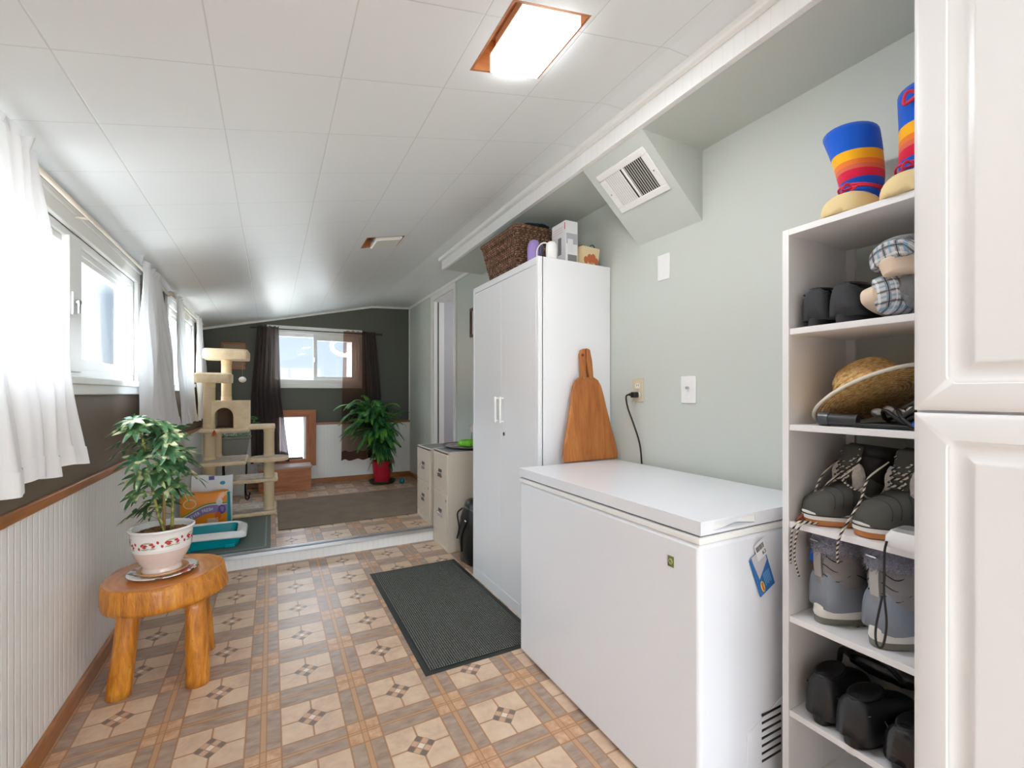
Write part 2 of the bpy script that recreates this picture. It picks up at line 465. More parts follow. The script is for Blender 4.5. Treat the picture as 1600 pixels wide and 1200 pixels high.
# ------------------------------------------------------------------ glass
def glassmat():
    m = Mat('window_glass'); nt = m.nt
    tr = nt.nodes.new('ShaderNodeBsdfTransparent'); tr.inputs[0].default_value = (0.96, 0.98, 0.98, 1)
    gl = nt.nodes.new('ShaderNodeBsdfGlossy'); gl.inputs['Roughness'].default_value = 0.0
    lw_ = nt.nodes.new('ShaderNodeLayerWeight'); lw_.inputs[0].default_value = 0.5; fr = X(nt, lw_.outputs['Facing']).pow(5.0) * 0.9 + 0.03
    mx = nt.nodes.new('ShaderNodeMixShader'); nt.links.new(fr.s, mx.inputs[0])
    nt.links.new(tr.outputs[0], mx.inputs[1]); nt.links.new(gl.outputs[0], mx.inputs[2]); nt.links.new(mx.outputs[0], m.out.inputs[0]); return m
M['glass'] = glassmat()

def frame_rect(mb, fn, u0, u1, z0, z1, w_, d0, d1, wt=None, wb=None):
    """four bars round a rectangle; fn(mb,u0,u1,z0,z1,d0,d1)"""
    wt = wt or w_; wb = wb or w_
    fn(mb, u0, u1, z0, z0 + wb, d0, d1); fn(mb, u0, u1, z1 - wt, z1, d0, d1)
    fn(mb, u0, u0 + w_, z0 + wb, z1 - wt, d0, d1); fn(mb, u1 - w_, u1, z0 + wb, z1 - wt, d0, d1)
LX = lambda mb, u0, u1, z0, z1, d0, d1: mb.box(XL + d0, XL + d1, u0, u1, z0, z1)
BY = lambda mb, u0, u1, z0, z1, d0, d1: mb.box(u0, u1, YB - d1, YB - d0, z0, z1)

def left_window(n, Wd, split, zt):
    y0, y1, z0, z1 = Wd
    root = bpy.data.objects.new('window_%d' % n, None); COL.objects.link(root); root.location = (XL, (y0 + y1) / 2, z0); struct(root)
    mb = MB(); frame_rect(mb, LX, y0 - 0.055, y1 + 0.055, z0 - 0.07, z1 + 0.055, 0.055, 0, 0.018, wt=0.055, wb=0.045)
    LX(mb, y0 - 0.055, y1 + 0.055, z1 + 0.052, z1 + 0.075, 0, 0.026)
    LX(mb, y0 - 0.04, y1 + 0.055, z0 - 0.03, z0 + 0.0, 0, 0.030)
    mb.build('window_casing', M['white'], root, bevel=0.004)
    mb = MB(); frame_rect(mb, LX, y0, y1, z0, z1, 0.03, -0.075, 0.0)
    LX(mb, y0, y1, z1 - 0.055, z1 - 0.03, -0.06, -0.01)
    mb.build('window_frame', M['vinyl'], root, bevel=0.003)
    # fixed far sash and the slid near sash
    mb = MB(); frame_rect(mb, LX, split, y1 - 0.03, z0 + 0.03, z1 - 0.03, 0.045, -0.042, -0.015)
    s = mb.build('sash', M['vinyl'], root, bevel=0.003)
    MB().box(XL - 0.034, XL - 0.030, split + 0.04, y1 - 0.07, z0 + 0.07, z1 - 0.07).build('pane', M['glass'], s)
    mb = MB(); frame_rect(mb, LX, y0 + 0.03, split + 0.02, z0 + 0.03, z1 - 0.03, 0.05, -0.074, -0.052)
    s = mb.build('sash', M['vinyl'], root, bevel=0.003)
    MB().box(XL - 0.065, XL - 0.061, y0 + 0.08, split - 0.03, z0 + 0.08, z1 - 0.08).build('pane', M['glass'], s)
    return root
w1 = left_window(1, W1, 2.36, 0)
# wide meeting stile with its latch
bx(XL - 0.02, XL + 0.012, 2.215, 2.335, 1.25, 1.75).build('meeting_stile', M['vinyl'], w1, bevel=0.004)
mb = MB(); mb.box(XL + 0.012, XL + 0.019, 2.225, 2.275, 1.46, 1.545)
o = mb.build('latch', M['vinyl'], w1, bevel=0.003)
mb = MB(); mb.cyl((XL + 0.019, 2.25, 1.51), (XL + 0.034, 2.25, 1.51), 0.010, n=12); mb.box(XL + 0.026, XL + 0.034, 2.235, 2.247, 1.466, 1.515)
mb.build('lever', M['chrome'], w1, bevel=0.002)
left_window(2, W2, 4.55, 0)

# window in the back wall
root = bpy.data.objects.new('window_3', None); COL.objects.link(root); root.location = (0.47, YB, 1.27); struct(root)
mb = MB(); frame_rect(mb, BY, -0.045, 1.0, 1.235, 1.955, 0.045, 0, 0.016)
mb.build('window_casing', M['white'], root, bevel=0.003)
mb = MB(); frame_rect(mb, BY, 0, 0.955, 1.27, 1.93, 0.03, -0.10, 0.0, wt=0.05, wb=0.05)
BY(mb, 0.0, 0.955, 1.30, 1.335, -0.03, 0.006)
mb.build('window_frame', M['vinyl'], root, bevel=0.003)
mb = MB(); frame_rect(mb, BY, 0.03, 0.48, 1.32, 1.88, 0.028, -0.085, -0.055, wt=0.04, wb=0.035)
s = mb.build('sash', M['vinyl'], root, bevel=0.003)
bx(0.055, 0.455, YB + 0.068, YB + 0.072, 1.35, 1.845).build('pane', M['glass'], s)
mb = MB(); frame_rect(mb, BY, 0.445, 0.925, 1.32, 1.88, 0.042, -0.05, -0.02, wt=0.075, wb=0.055)
s = mb.build('sash', M['vinyl'], root, bevel=0.003)
bx(0.48, 0.89, YB + 0.033, YB + 0.037, 1.37, 1.81).build('pane', M['glass'], s)
bx(0.446, 0.458, YB - 0.016, YB + 0.02, 1.54, 1.60).build('latch', M['chrome'], root, bevel=0.003)

# big unseen window added behind the camera to let in fill light
root = bpy.data.objects.new('window_4', None); COL.objects.link(root); root.location = (0.45, YN, 0.12); struct(root)
mb = MB(); NYf = lambda mb, u0, u1, z0, z1, d0, d1: mb.box(u0, u1, YN + d0, YN + d1, z0, z1)
frame_rect(mb, NYf, -0.5, 1.4, 0.12, 1.95, 0.06, -0.11, 0.01); NYf(mb, 0.42, 0.48, 0.18, 1.89, -0.08, -0.02)
mb.build('window_frame', M['vinyl'], root, bevel=0.004)
bx(-0.44, 1.34, YN - 0.053, YN - 0.048, 0.18, 1.89).build('pane', M['glass'], root)

# doorway in the right wall and the little room behind it
root = bpy.data.objects.new('door_1', None); COL.objects.link(root); root.location = (XR, 4.57, ZS); struct(root)
mb = MB(); mb.box(XR - 0.016, XR, 4.90, 4.955, ZS, 2.26); mb.box(XR - 0.016, XR, 4.18, 4.235, ZS, 2.26); mb.box(XR - 0.016, XR, 4.235, 4.90, 2.205, 2.26)
mb.build('door_casing', M['white'], root, bevel=0.003)
mb = MB(); mb.box(XR, XR + 0.12, 4.885, 4.90, ZS, 2.205); mb.box(XR, XR + 0.12, 4.235, 4.25, ZS, 2.205); mb.box(XR, XR + 0.12, 4.25, 4.885, 2.19, 2.205)
mb.build('door_jamb', M['white'], root, bevel=0.002)
bx(XR + 0.045, XR + 0.055, 4.878, 4.886, ZS, 2.19).build('door_stop', M['black'], root)
bx(XR + 0.02, XR + 0.10, 4.25, 4.262, ZS, 2.19).build('door_gasket', M['black'], root)
mb = MB(); mb.box(XR + 0.12, 3.0, 4.93, 5.0, ZS - 0.05, 2.4); mb.box(2.95, 3.0, 3.4, 4.93, ZS - 0.05, 2.4); mb.box(XR + 0.12, 3.0, 3.35, 3.4, ZS - 0.05, 2.4)
struct(mb.build('wall_hall', M['lilac']))
struct(bx(XR + 0.12, 3.0, 3.4, 4.93, 2.235, 2.30).build('ceiling_hall', M['white']))
struct(bx(XR, 3.0, 3.4, 4.93, 0.04, ZS).build('floor_hall', M['floor']))
hl = bpy.data.lights.new('hall_fill_light', 'POINT'); hl.energy = 7; hl.shadow_soft_size = 0.12; ho = bpy.data.objects.new('hall_fill_light', hl); COL.objects.link(ho); ho.location = (2.4, 4.0, 2.0)  # unseen point light added to brighten the little room, no fitting modelled

# ------------------------------------------------------------------ ceiling lamps in square recesses
M['lens_on'] = Mat('lit_lamp_lens', (255, 250, 235), 0.4, emit=(252, 253, 255), es=48.0)
M['lens_side'] = Mat('lit_lamp_housing', (250, 246, 232), 0.4, emit=(255, 246, 222), es=0.9)
M['lens_off'] = Mat('frosted_lamp_lens', (232, 232, 226), 0.35)
M['recess'] = woodm('recess_pine', (186, 122, 74), (150, 92, 54), 5, 0, 0.5)
def lamp(l, on, label):
    x0, x1, y0, y1 = l; zb = zc((x0 + x1) / 2)
    r = thing('ceiling_light', label, 'ceiling light', ((x0 + x1) / 2, (y0 + y1) / 2, zb - 0.02), group=None)
    mb = MB(); t = 0.008
    top = zb + 0.085
    mb.box(x0, x1, y0, y1, top, top + 0.01)
    for a, b, c_, d in ((x0, x0 + t, y0, y1), (x1 - t, x1, y0, y1), (x0 + t, x1 - t, y0, y0 + t), (x0 + t, x1 - t, y1 - t, y1)):
        mb.rings([[(a, c_, zc(a)), (b, c_, zc(b)), (b, d, zc(b)), (a, d, zc(a))], [(a, c_, top), (b, c_, top), (b, d, top), (a, d, top)]])
    mb.build('recess_lining', M['recess'], r)
    fx0, fx1, fy0, fy1 = x0 + 0.062, x1 - 0.010, y0 + 0.035, y1 - 0.010
    bx(fx0 + 0.012, fx1 - 0.012, fy0 + 0.012, fy1 - 0.012, zb + 0.045, top).build('base', M['vinyl'], r, bevel=0.003)
    dz = lambda x: (x - (x0 + x1) / 2) * 0.22
    def ring(k, z):
        a, b, c_, d = fx0 + k, fx1 - k, fy0 + k, fy1 - k
        return [(a, c_, z + dz(a)), (b, c_, z + dz(b)), (b, d, z + dz(b)), (a, d, z + dz(a))]
    MB().rings([ring(0.0, zb + 0.05), ring(0.0, zb - 0.006), ring(0.003, zb - 0.008)]).build('housing', M['lens_side'] if on else M['lens_off'], r, bevel=0.002)
    MB().rings([ring(0.006, zb - 0.0078), ring(0.008, zb - 0.012)]).build('lens', M['lens_on'] if on else M['lens_off'], r)
lamp(LT[0], True, 'lit ceiling lamp in a wood-lined recess nearest the top of the room')
lamp(LT[1], False, 'unlit white ceiling lamp in a wood-lined recess, farther down the room')
lamp(LT[2], True, 'unseen lit ceiling lamp added as fill over the near end, in a wood-lined recess')  # third lamp is added out of view to brighten the room

# ------------------------------------------------------------------ duct box with register
r = bpy.data.objects.new('trim_duct_box', None); COL.objects.link(r); r.location = (1.6, 1.5, 1.9); struct(r)
y0, y1, zt, zb = 1.315, 1.69, 2.19, 1.897
MB().rings([[(1.262, y0, zt), (XR, y0, zt), (XR, y0, zb)], [(1.262, y1, zt), (XR, y1, zt), (XR, y1, zb)]]).build('duct_casing', M['sage'], r)
A = Vector((1.262, 0, zt)); B = Vector((XR, 0, zb)); D = (B - A); Ls = D.length; D.normalize(); Nn = Vector((D.z, 0, -D.x)); Nn = Nn if Nn.x < 0 else -Nn
Mx = Matrix(((D.x, 0, Nn.x, A.x), (0, 1, 0, 0), (D.z, 0, Nn.z, A.z), (0, 0, 0, 1)))   # local: x down the slope, y along the room, z out of the face
reg = thing('air_register', 'white louvred metal air register on the slanted duct box above the freezer', 'vent', tuple(A + D * 0.17 + Vector((0, 1.51, 0))))
mb = MB(); X0, X1, Y0, Y1 = 0.055, 0.262, 1.353, 1.647
def lb(mb, a, b, c_, d, e_, f_): mb.box(a, b, c_, d, e_, f_, Mx)
lb(mb, X0, X0 + 0.03, Y0, Y1, 0, 0.007); lb(mb, X1 - 0.03, X1, Y0, Y1, 0, 0.007); lb(mb, X0 + 0.03, X1 - 0.03, Y0, Y0 + 0.035, 0, 0.007); lb(mb, X0 + 0.03, X1 - 0.03, Y1 - 0.035, Y1, 0, 0.007)
lb(mb, X0 + 0.03, X1 - 0.03, 1.495, 1.507, 0, 0.006)
mb.build('face_frame', M['white'], reg, bevel=0.003)
mb = MB(); lb(mb, X0 + 0.028, X1 - 0.028, Y0 + 0.033, Y1 - 0.033, 0.0003, 0.001); mb.build('duct_opening', Mat('duct_dark', (52, 50, 36), 0.7), reg)
lou = Mat('louvre_paint', (226, 226, 222), 0.4)
for k in range(9):
    for side in (0, 1):
        yy = (1.392 + k * 0.0115) if side == 0 else (1.514 + k * 0.0115)
        mb = MB(); t = 0.0035
        if side == 1: pts = [(yy + 0.002, 0.0030), (yy + 0.003, 0.0028), (yy + 0.0098, 0.0058), (yy + 0.0088, 0.0062)]
        else: pts = [(yy + 0.0085, 0.0012), (yy + 0.0095, 0.0012), (yy + 0.001, 0.0062), (yy, 0.0062)]
        mb.rings([[tuple(Mx @ Vector((xx, a, b))) for a, b in pts] for xx in (X0 + 0.03, X1 - 0.03)])
        mb.build('louvre', lou, reg)
mb = MB(); lb(mb, 0.075, 0.082, 1.366, 1.372, 0.007, 0.016); mb.build('lever', M['vinyl'], reg)
for a, b in ((0.16, 1.37), (0.16, 1.63)):
    mb = MB(); mb.lathe([(0.004, 0), (0.004, 0.0015), (0.002, 0.0025)], (a, b, 0.007), 10, Mx); mb.build('screw', M['chrome'], reg)


# ------------------------------------------------------------------ wall plates
def plate(name, label, y, z, c=(240, 240, 240), w_=0.072, h=0.118, x=XR):
    r = thing(name, label, 'wall plate', (x, y, z)); m = plastic(name + '_plastic', c, 0.3)
    bx(x - 0.006, x, y - w_ / 2, y + w_ / 2, z - h / 2, z + h / 2).build('plate', m, r, bevel=0.003); return r, m
GROUPS = {'ceiling_light': 'square recessed ceiling lights', 'filing_cabinet': 'putty filing cabinets', 'hiking_boot': 'pair of laced winter boots', 'snow_boot': 'pair of grey snow boots', 'mukluk_boot': 'pair of striped mukluk boots', 'plaid_slipper': 'pair of plaid slippers', 'slip_on_shoe': 'pair of charcoal slip-on shoes', 'black_shoe': 'black shoes on the lowest visible shelf', 'framed_picture': 'framed pictures on the walls', 'window_curtain': 'curtains at the windows', 'curtain_rod': 'curtain rods over the windows', 'plant_saucer': 'saucers under plant pots'}
def screws(r, m, y, zz, x=XR):
    for z in zz: MB().cyl((x - 0.008, y, z), (x - 0.0055, y, z), 0.0035, n=10).build('screw', m, r)
r, m = plate('blank_wall_plate', 'white blank cover plate on the sage wall under the duct box', 1.525, 1.752); screws(r, m, 1.525, (1.71, 1.794))
r, m = plate('wall_switch_plate', 'white coax cover plate at right on the sage wall above the freezer', 1.384, 1.187, w_=0.08); screws(r, m, 1.384, (1.157, 1.22))
mb = MB(); mb.cyl((XR - 0.018, 1.384, 1.195), (XR - 0.006, 1.384, 1.195), 0.006, n=12); mb.build('connector', M['chrome'], r)
r, m = plate('power_outlet', 'beige power outlet with a black plug on the sage wall', 1.69, 1.187, (212, 202, 176)); screws(r, m, 1.69, (1.187,))
for z in (1.208, 1.164):
    mb = MB(); mb.prism([(0.0165 * math.cos(a) , max(-0.013, min(0.013, 0.0165 * math.sin(a)))) for a in [2 * PI * i / 20 for i in range(20)]], 0, 0.003, Matrix(((0, 0, -1, XR - 0.006), (1, 0, 0, 1.69), (0, 1, 0, z), (0, 0, 0, 1))))
    s = mb.build('socket', plastic('socket_face', (236, 232, 222)), r)
    mb = MB()
    for dy in (-0.006, 0.006): mb.box(XR - 0.0098, XR - 0.009, 1.69 + dy - 0.001, 1.69 + dy + 0.001, z - 0.001, z + 0.007)
    mb.build('slots', M['black'], s)
# outlet low on the back wall
r, m = plate('low_outlet', 'white outlet low on the beadboard between the dark curtain and the cat tree', 0, 0)
bpy.data.objects.remove(r.children[0]); r.location = (-0.13, YB - 0.008, 0.335); r['category'] = 'outlet'
bx(-0.165, -0.095, YB - 0.014, YB - 0.008, 0.275, 0.395).build('plate', m, r, bevel=0.003)
for z in (0.312, 0.358): bx(-0.145, -0.115, YB - 0.017, YB - 0.014, z - 0.014, z + 0.014).build('socket', plastic('socket_grey', (205, 205, 205)), r, bevel=0.003)

# ------------------------------------------------------------------ picture frames
r = thing('framed_picture', 'brown wooden picture frame hung high on the dark back wall behind the cat tree', 'picture', (-0.37, YB, 1.5))
mb = MB(); frame_rect(mb, BY, -0.485, -0.255, 1.44, 1.735, 0.022, 0, 0.018); mb.build('frame', M['cedar'], r, bevel=0.003)
bx(-0.463, -0.277, YB - 0.008, YB, 1.462, 1.713).build('picture', Mat('muted_picture', (150, 128, 100), 0.6), r)
r = thing('framed_picture', 'dark brown framed picture on the right wall just left of the tall white cabinet', 'picture', (XR, 3.62, 1.8))
mb = MB(); RX = lambda mb, u0, u1, z0, z1, d0, d1: mb.box(XR - d1, XR - d0, u0, u1, z0, z1)
frame_rect(mb, RX, 3.30, 3.81, 1.675, 1.935, 0.025, 0, 0.02); mb.build('frame', Mat('dark_walnut', (92, 60, 42), 0.4), r, bevel=0.003)
bx(XR - 0.008, XR, 3.325, 3.785, 1.70, 1.91).build('picture', Mat('pale_print', (190, 186, 176), 0.6), r)

# ------------------------------------------------------------------ dog door
r = thing('pet_door', 'wood-framed pet door with a white flap low in the back wall', 'pet door', (0.215, YB, 0.33))
def mitred(mb, u0, u1, z0, z1, w_, d0, d1):
    ou = [(u0, z0), (u1, z0), (u1, z1), (u0, z1)]; iu = [(u0 + w_, z0 + w_), (u1 - w_, z0 + w_), (u1 - w_, z1 - w_), (u0 + w_, z1 - w_)]
    out = []
    for i in range(4):
        j = (i + 1) % 4; q = [ou[i], ou[j], iu[j], iu[i]]
        m_ = MB(); m_.rings([[(a, YB - d0, b) for a, b in q], [(a, YB - d1, b) for a, b in q]]); out.append(m_)
    return out
for i, m_ in enumerate(mitred(None, -0.045, 0.468, 0.322, 0.980, 0.074, 0.0, 0.05)): m_.build('casing_board', M['cedar'] if i % 2 == 0 else M['cedar_z'], r, bevel=0.002)
for i, m_ in enumerate(mitred(None, 0.023, 0.400, 0.365, 0.935, 0.038, -0.02, 0.022)): m_.build('liner_board', M['cedar'] if i % 2 == 0 else M['cedar_z'], r, bevel=0.002)
mb = MB(); frame_rect(mb, BY, 0.060, 0.364, 0.375, 0.925, 0.026, -0.03, 0.012); mb.build('flap_frame', M['vinyl'], r, bevel=0.003)
fm = Mat('translucent_flap', (236, 238, 246), 0.3); fm.sheet(0.75)
bx(0.090, 0.338, YB + 0.020, YB + 0.024, 0.425, 0.895).build('flap', fm, r)
bx(0.10, 0.33, YB + 0.008, YB + 0.020, 0.402, 0.424).build('flap_weight', M['black'], r, bevel=0.002)
r = thing('wooden_step_box', 'low reddish pine step box on the floor under the pet door', 'step', (0.2, 5.7, ZS))
bx(-0.13, 0.405, 5.55, 5.86, ZS + 0.245, ZS + 0.265).build('top_board', Mat('worn_step_top', (176, 158, 142), 0.55), r, bevel=0.002)
bx(-0.12, 0.395, 5.555, 5.575, ZS, ZS + 0.245).build('front_board', M['cedar'], r, bevel=0.002)
for a in (-0.12, 0.377): bx(a, a + 0.018, 5.575, 5.86, ZS, ZS + 0.245).build('side_board', M['cedar'], r, bevel=0.002)

# ------------------------------------------------------------------ tall storage cabinet
M['enamel'] = Mat('white_enamelled_steel', (232, 233, 236), 0.32, 0.5)
r = thing('storage_cabinet', 'tall white steel two-door storage cabinet against the right wall', 'cabinet', (1.37, 2.3, 0))
CX, CY0, CY1, CZ = 1.147, 1.897, 2.705, 1.842
mb = MB(); mb.box(CX + 0.02, 1.596, CY0, CY1, 0, CZ); mb.box(CX, CX + 0.03, CY0, CY0 + 0.022, 0, CZ); mb.box(CX, CX + 0.03, CY1 - 0.022, CY1, 0, CZ); mb.box(CX, CX + 0.03, CY0 + 0.022, CY1 - 0.022, CZ - 0.035, CZ); mb.box(CX, CX + 0.03, CY0 + 0.022, CY1 - 0.022, 0, 0.066)
mb.build('body', M['enamel'], r, bevel=0.003)
for a, b in ((CY0 + 0.024, 2.3), (2.303, CY1 - 0.024)):
    d = bx(CX + 0.001, CX + 0.02, a, b, 0.069, CZ - 0.038).build('door', M['enamel'], r, bevel=0.002)
    hy = 2.335 if a > 2.1 else 2.265
    hy2 = 2.378 if a > 2.1 else 2.318
    hy = 2.272 if a < 2.1 else 2.335
    mb = MB(); mb.box(CX - 0.024, CX - 0.012, hy, hy + 0.012, 1.005, 1.152)
    for z in (1.010, 1.138): mb.box(CX - 0.014, CX + 0.002, hy, hy + 0.012, z, z + 0.010)
    mb.build('handle', M['vinyl'], d, bevel=0.003)
mb = MB(); mb.cyl((CX - 0.003, 2.262, 0.945), (CX + 0.001, 2.262, 0.945), 0.011, n=14); l = mb.build('lock', M['chrome'], r); bx(CX - 0.004, CX - 0.003, 2.260, 2.264, 0.938, 0.952).build('keyhole', M['black'], l)

# ------------------------------------------------------------------ chest freezer
M['fr'] = Mat('white_freezer_steel', (230, 232, 238), 0.22, 0.5); M['fr'].bump(M['fr'].noise(220, 2), 0.03, 0.002)
r = thing('chest_freezer', 'white chest freezer with a closed lid in front of the sage wall', 'freezer', (1.28, 1.32, 0))
FX0, FX1, FY0, FY1 = 0.995, 1.562, 0.826, 1.805
bx(FX0, FX1, FY0, FY1, 0.012, 0.770).build('body', M['fr'], r, bevel=0.012, seg=3)
bx(FX0 - 0.002, FX1, FY0 - 0.002, FY1, 0.770, 0.790).build('rim', M['vinyl'], r, bevel=0.004)
bx(FX0 + 0.006, FX1, FY0 + 0.006, FY1 - 0.006, 0.790, 0.797).build('gasket', Mat('grey_gasket', (120, 122, 126), 0.6), r)
# lid with a scooped handle in its near end
mb = MB()
lz0, lz1 = 0.797, 0.834
mb.box(FX0 - 0.004, FX1, FY0 + 0.022, FY1 + 0.002, lz0, lz1)
hx0, hx1 = 1.04, 1.215
mb.box(FX0 - 0.004, hx0, FY0 - 0.006, FY0 + 0.022, lz0, lz1); mb.box(hx1, FX1, FY0 - 0.006, FY0 + 0.022, lz0, lz1)
mb.box(hx0, hx1, FY0 - 0.006, FY0 + 0.022, lz1 - 0.008, lz1); mb.box(hx0, hx1, FY0 - 0.006, FY0 + 0.022, lz0, lz0 + 0.007)
bmesh.ops.remove_doubles(mb.bm, verts=mb.bm.verts, dist=0.0005)
mb.build('lid', M['fr'], r)
MB().rings([[(hx0, FY0 - 0.004, lz0 + 0.007), (hx0, FY0 - 0.004, lz1 - 0.008), (hx0 + 0.004, FY0 + 0.020, lz1 - 0.009), (hx0 + 0.004, FY0 + 0.020, lz0 + 0.009)],
            [(hx0 + 0.13, FY0 + 0.02, lz0 + 0.009), (hx0 + 0.13, FY0 + 0.0201, lz1 - 0.009), (hx0 + 0.131, FY0 + 0.0215, lz1 - 0.009), (hx0 + 0.131, FY0 + 0.0215, lz0 + 0.009)],
            [(hx1, FY0 - 0.004, lz0 + 0.008), (hx1, FY0 - 0.004, lz1 - 0.009), (hx1 - 0.001, FY0 + 0.02, lz1 - 0.009), (hx1 - 0.001, FY0 + 0.02, lz0 + 0.009)]]).build('lid_handle', M['vinyl'], r)
s = bx(FX0 - 0.002, FX0, 0.913, 0.934, 0.683, 0.713).build('badge', Mat('green_badge', (112, 122, 74), 0.3), r)
mb = MB()
for i in range(14):
    a0, a1 = 2 * PI * i / 14, 2 * PI * (i + 1) / 14
    mb.rings([[(FX0 - 0.0028, 0.9235 + q * math.cos(a), 0.698 + q * math.sin(a) * 1.1) for a, q in ((a0, 0.006), (a1, 0.006), (a1, 0.0075), (a0, 0.0075))], [(FX0 - 0.002, 0.9235 + q * math.cos(a), 0.698 + q * math.sin(a) * 1.1) for a, q in ((a0, 0.006), (a1, 0.006), (a1, 0.0075), (a0, 0.0075))]])
mb.tube(spline([(FX0 - 0.0025, 0.927, 0.7), (FX0 - 0.0025, 0.9235, 0.703), (FX0 - 0.0025, 0.920, 0.697), (FX0 - 0.0025, 0.9235, 0.694), (FX0 - 0.0025, 0.927, 0.697)], 4), 0.0006, 5)
mb.build('emblem', Mat('pale_badge_ink', (205, 206, 150), 0.4), s)
mb = MB(); mb.rings([[(1.185, FY0 - 0.003, 0.05), (1.53, FY0 - 0.003, 0.05), (1.53, FY0 - 0.003, 0.29), (1.36, FY0 - 0.003, 0.27), (1.185, FY0 - 0.003, 0.205)], [(1.185, FY0, 0.05), (1.53, FY0, 0.05), (1.53, FY0, 0.29), (1.36, FY0, 0.27), (1.185, FY0, 0.205)]])
vp = mb.build('vent_panel', M['fr'], r, bevel=0.001)
for k in range(7):
    z = 0.245 - k * 0.022
    bx(1.25 - 0.0 * k, 1.34, FY0 - 0.0036, FY0 - 0.003, z - 0.007, z).build('vent_slot', M['black'], vp)

pc = MB().tube(spline([(1.57, 1.722, 1.166), (1.566, 1.742, 1.155), (1.57, 1.735, 1.10), (1.576, 1.70, 1.02), (1.581, 1.665, 0.93), (1.582, 1.652, 0.84), (1.582, 1.65, 0.76)]), 0.0042, 8).build('power_cord', M['black'], r, smooth=True)
pc['label'] = 'black power cord plugged into the beige outlet'
mb = MB(); mb.box(1.558, 1.588, 1.677, 1.705, 1.150, 1.178); mb.cyl((1.575, 1.70, 1.164), (1.57, 1.728, 1.166), 0.010, 0.007, 10)
mb.build('plug', M['black'], pc, bevel=0.004)
# blue price leaflet hanging on the freezer's end
Mt = Matrix.Translation((1.245, FY0 - 0.004, 0.668)) @ Matrix.Rotation(math.radians(-24), 4, 'Y') @ Matrix(((1, 0, 0, 0), (0, 0, 1, 0), (0, 1, 0, 0), (0, 0, 0, 1))) @ Matrix.Diagonal((0.9, 0.88, 1, 1))
r = thing('price_leaflet', 'blue and white leaflet with a price sticker taped to the freezer end', 'leaflet', (1.245, FY0 - 0.004, 0.668))
blue = Mat('leaflet_blue', (38, 108, 180), 0.35); wh = Mat('leaflet_white', (226, 226, 230), 0.4); ink = Mat('dark_ink', (60, 60, 64), 0.5)
mb = MB(); mb.box(-0.040, 0.040, -0.085, 0.055, -0.0008, 0.0008, Mt); mb.build('sheet', blue, r)
mb = MB(); mb.prism([(-0.032, 0.060), (0.034, 0.058), (0.034, 0.012), (-0.022, -0.028)], -0.0016, -0.0008, Mt); mb.build('printed_panel', Mat('leaflet_grey', (196, 192, 196), 0.4), r)
mb = MB(); mb.box(-0.006, 0.046, 0.030, 0.088, -0.0026, -0.0016, Mt); st = mb.build('price_sticker', wh, r)
mb = MB()
xx = -0.001
while xx < 0.036:
    ww = random.choice((0.0012, 0.002)); mb.box(xx, xx + ww, 0.060, 0.078, -0.003, -0.0026, Mt); xx += ww + random.choice((0.0012, 0.0018))
mb.build('barcode', ink, st)
Mf = Mt @ Matrix.Rotation(PI, 4, 'Y') @ Matrix.Diagonal((-1, 1, 1, 1)) @ Matrix.Diagonal((1, 1, -1, 1))
def tface(cx_, cy_): return Mt @ Matrix.Translation((cx_, cy_, -0.0032)) @ Matrix(((1, 0, 0, 0), (0, 1, 0, 0), (0, 0, -1, 0), (0, 0, 0, 1)))
text('lettering', '63', 0.020, tface(0.031, 0.045), ink, st, 0.0002)
mb = MB(); mb.prism([(-0.018 + 0.009 * math.cos(a), -0.058 + 0.020 * math.sin(a)) for a in [2 * PI * i / 18 for i in range(18)]], -0.0016, -0.0008, Mt); o = mb.build('emblem', Mat('leaflet_yellow', (236, 206, 90), 0.4), r)
mb = MB(); mb.box(-0.0215, -0.0145, -0.073, -0.043, -0.0022, -0.0016, Mt); mb.build('emblem_bar', Mat('leaflet_orange', (204, 96, 46), 0.4), o)
mb = MB()
for k in range(5): mb.box(-0.002 + k * 0.007, 0.001 + k * 0.007, -0.066 + 0.004 * (k % 2), -0.020, -0.0014, -0.0008, Mt)
mb.build('small_print', Mat('leaflet_pale_blue', (120, 178, 222), 0.4), r)

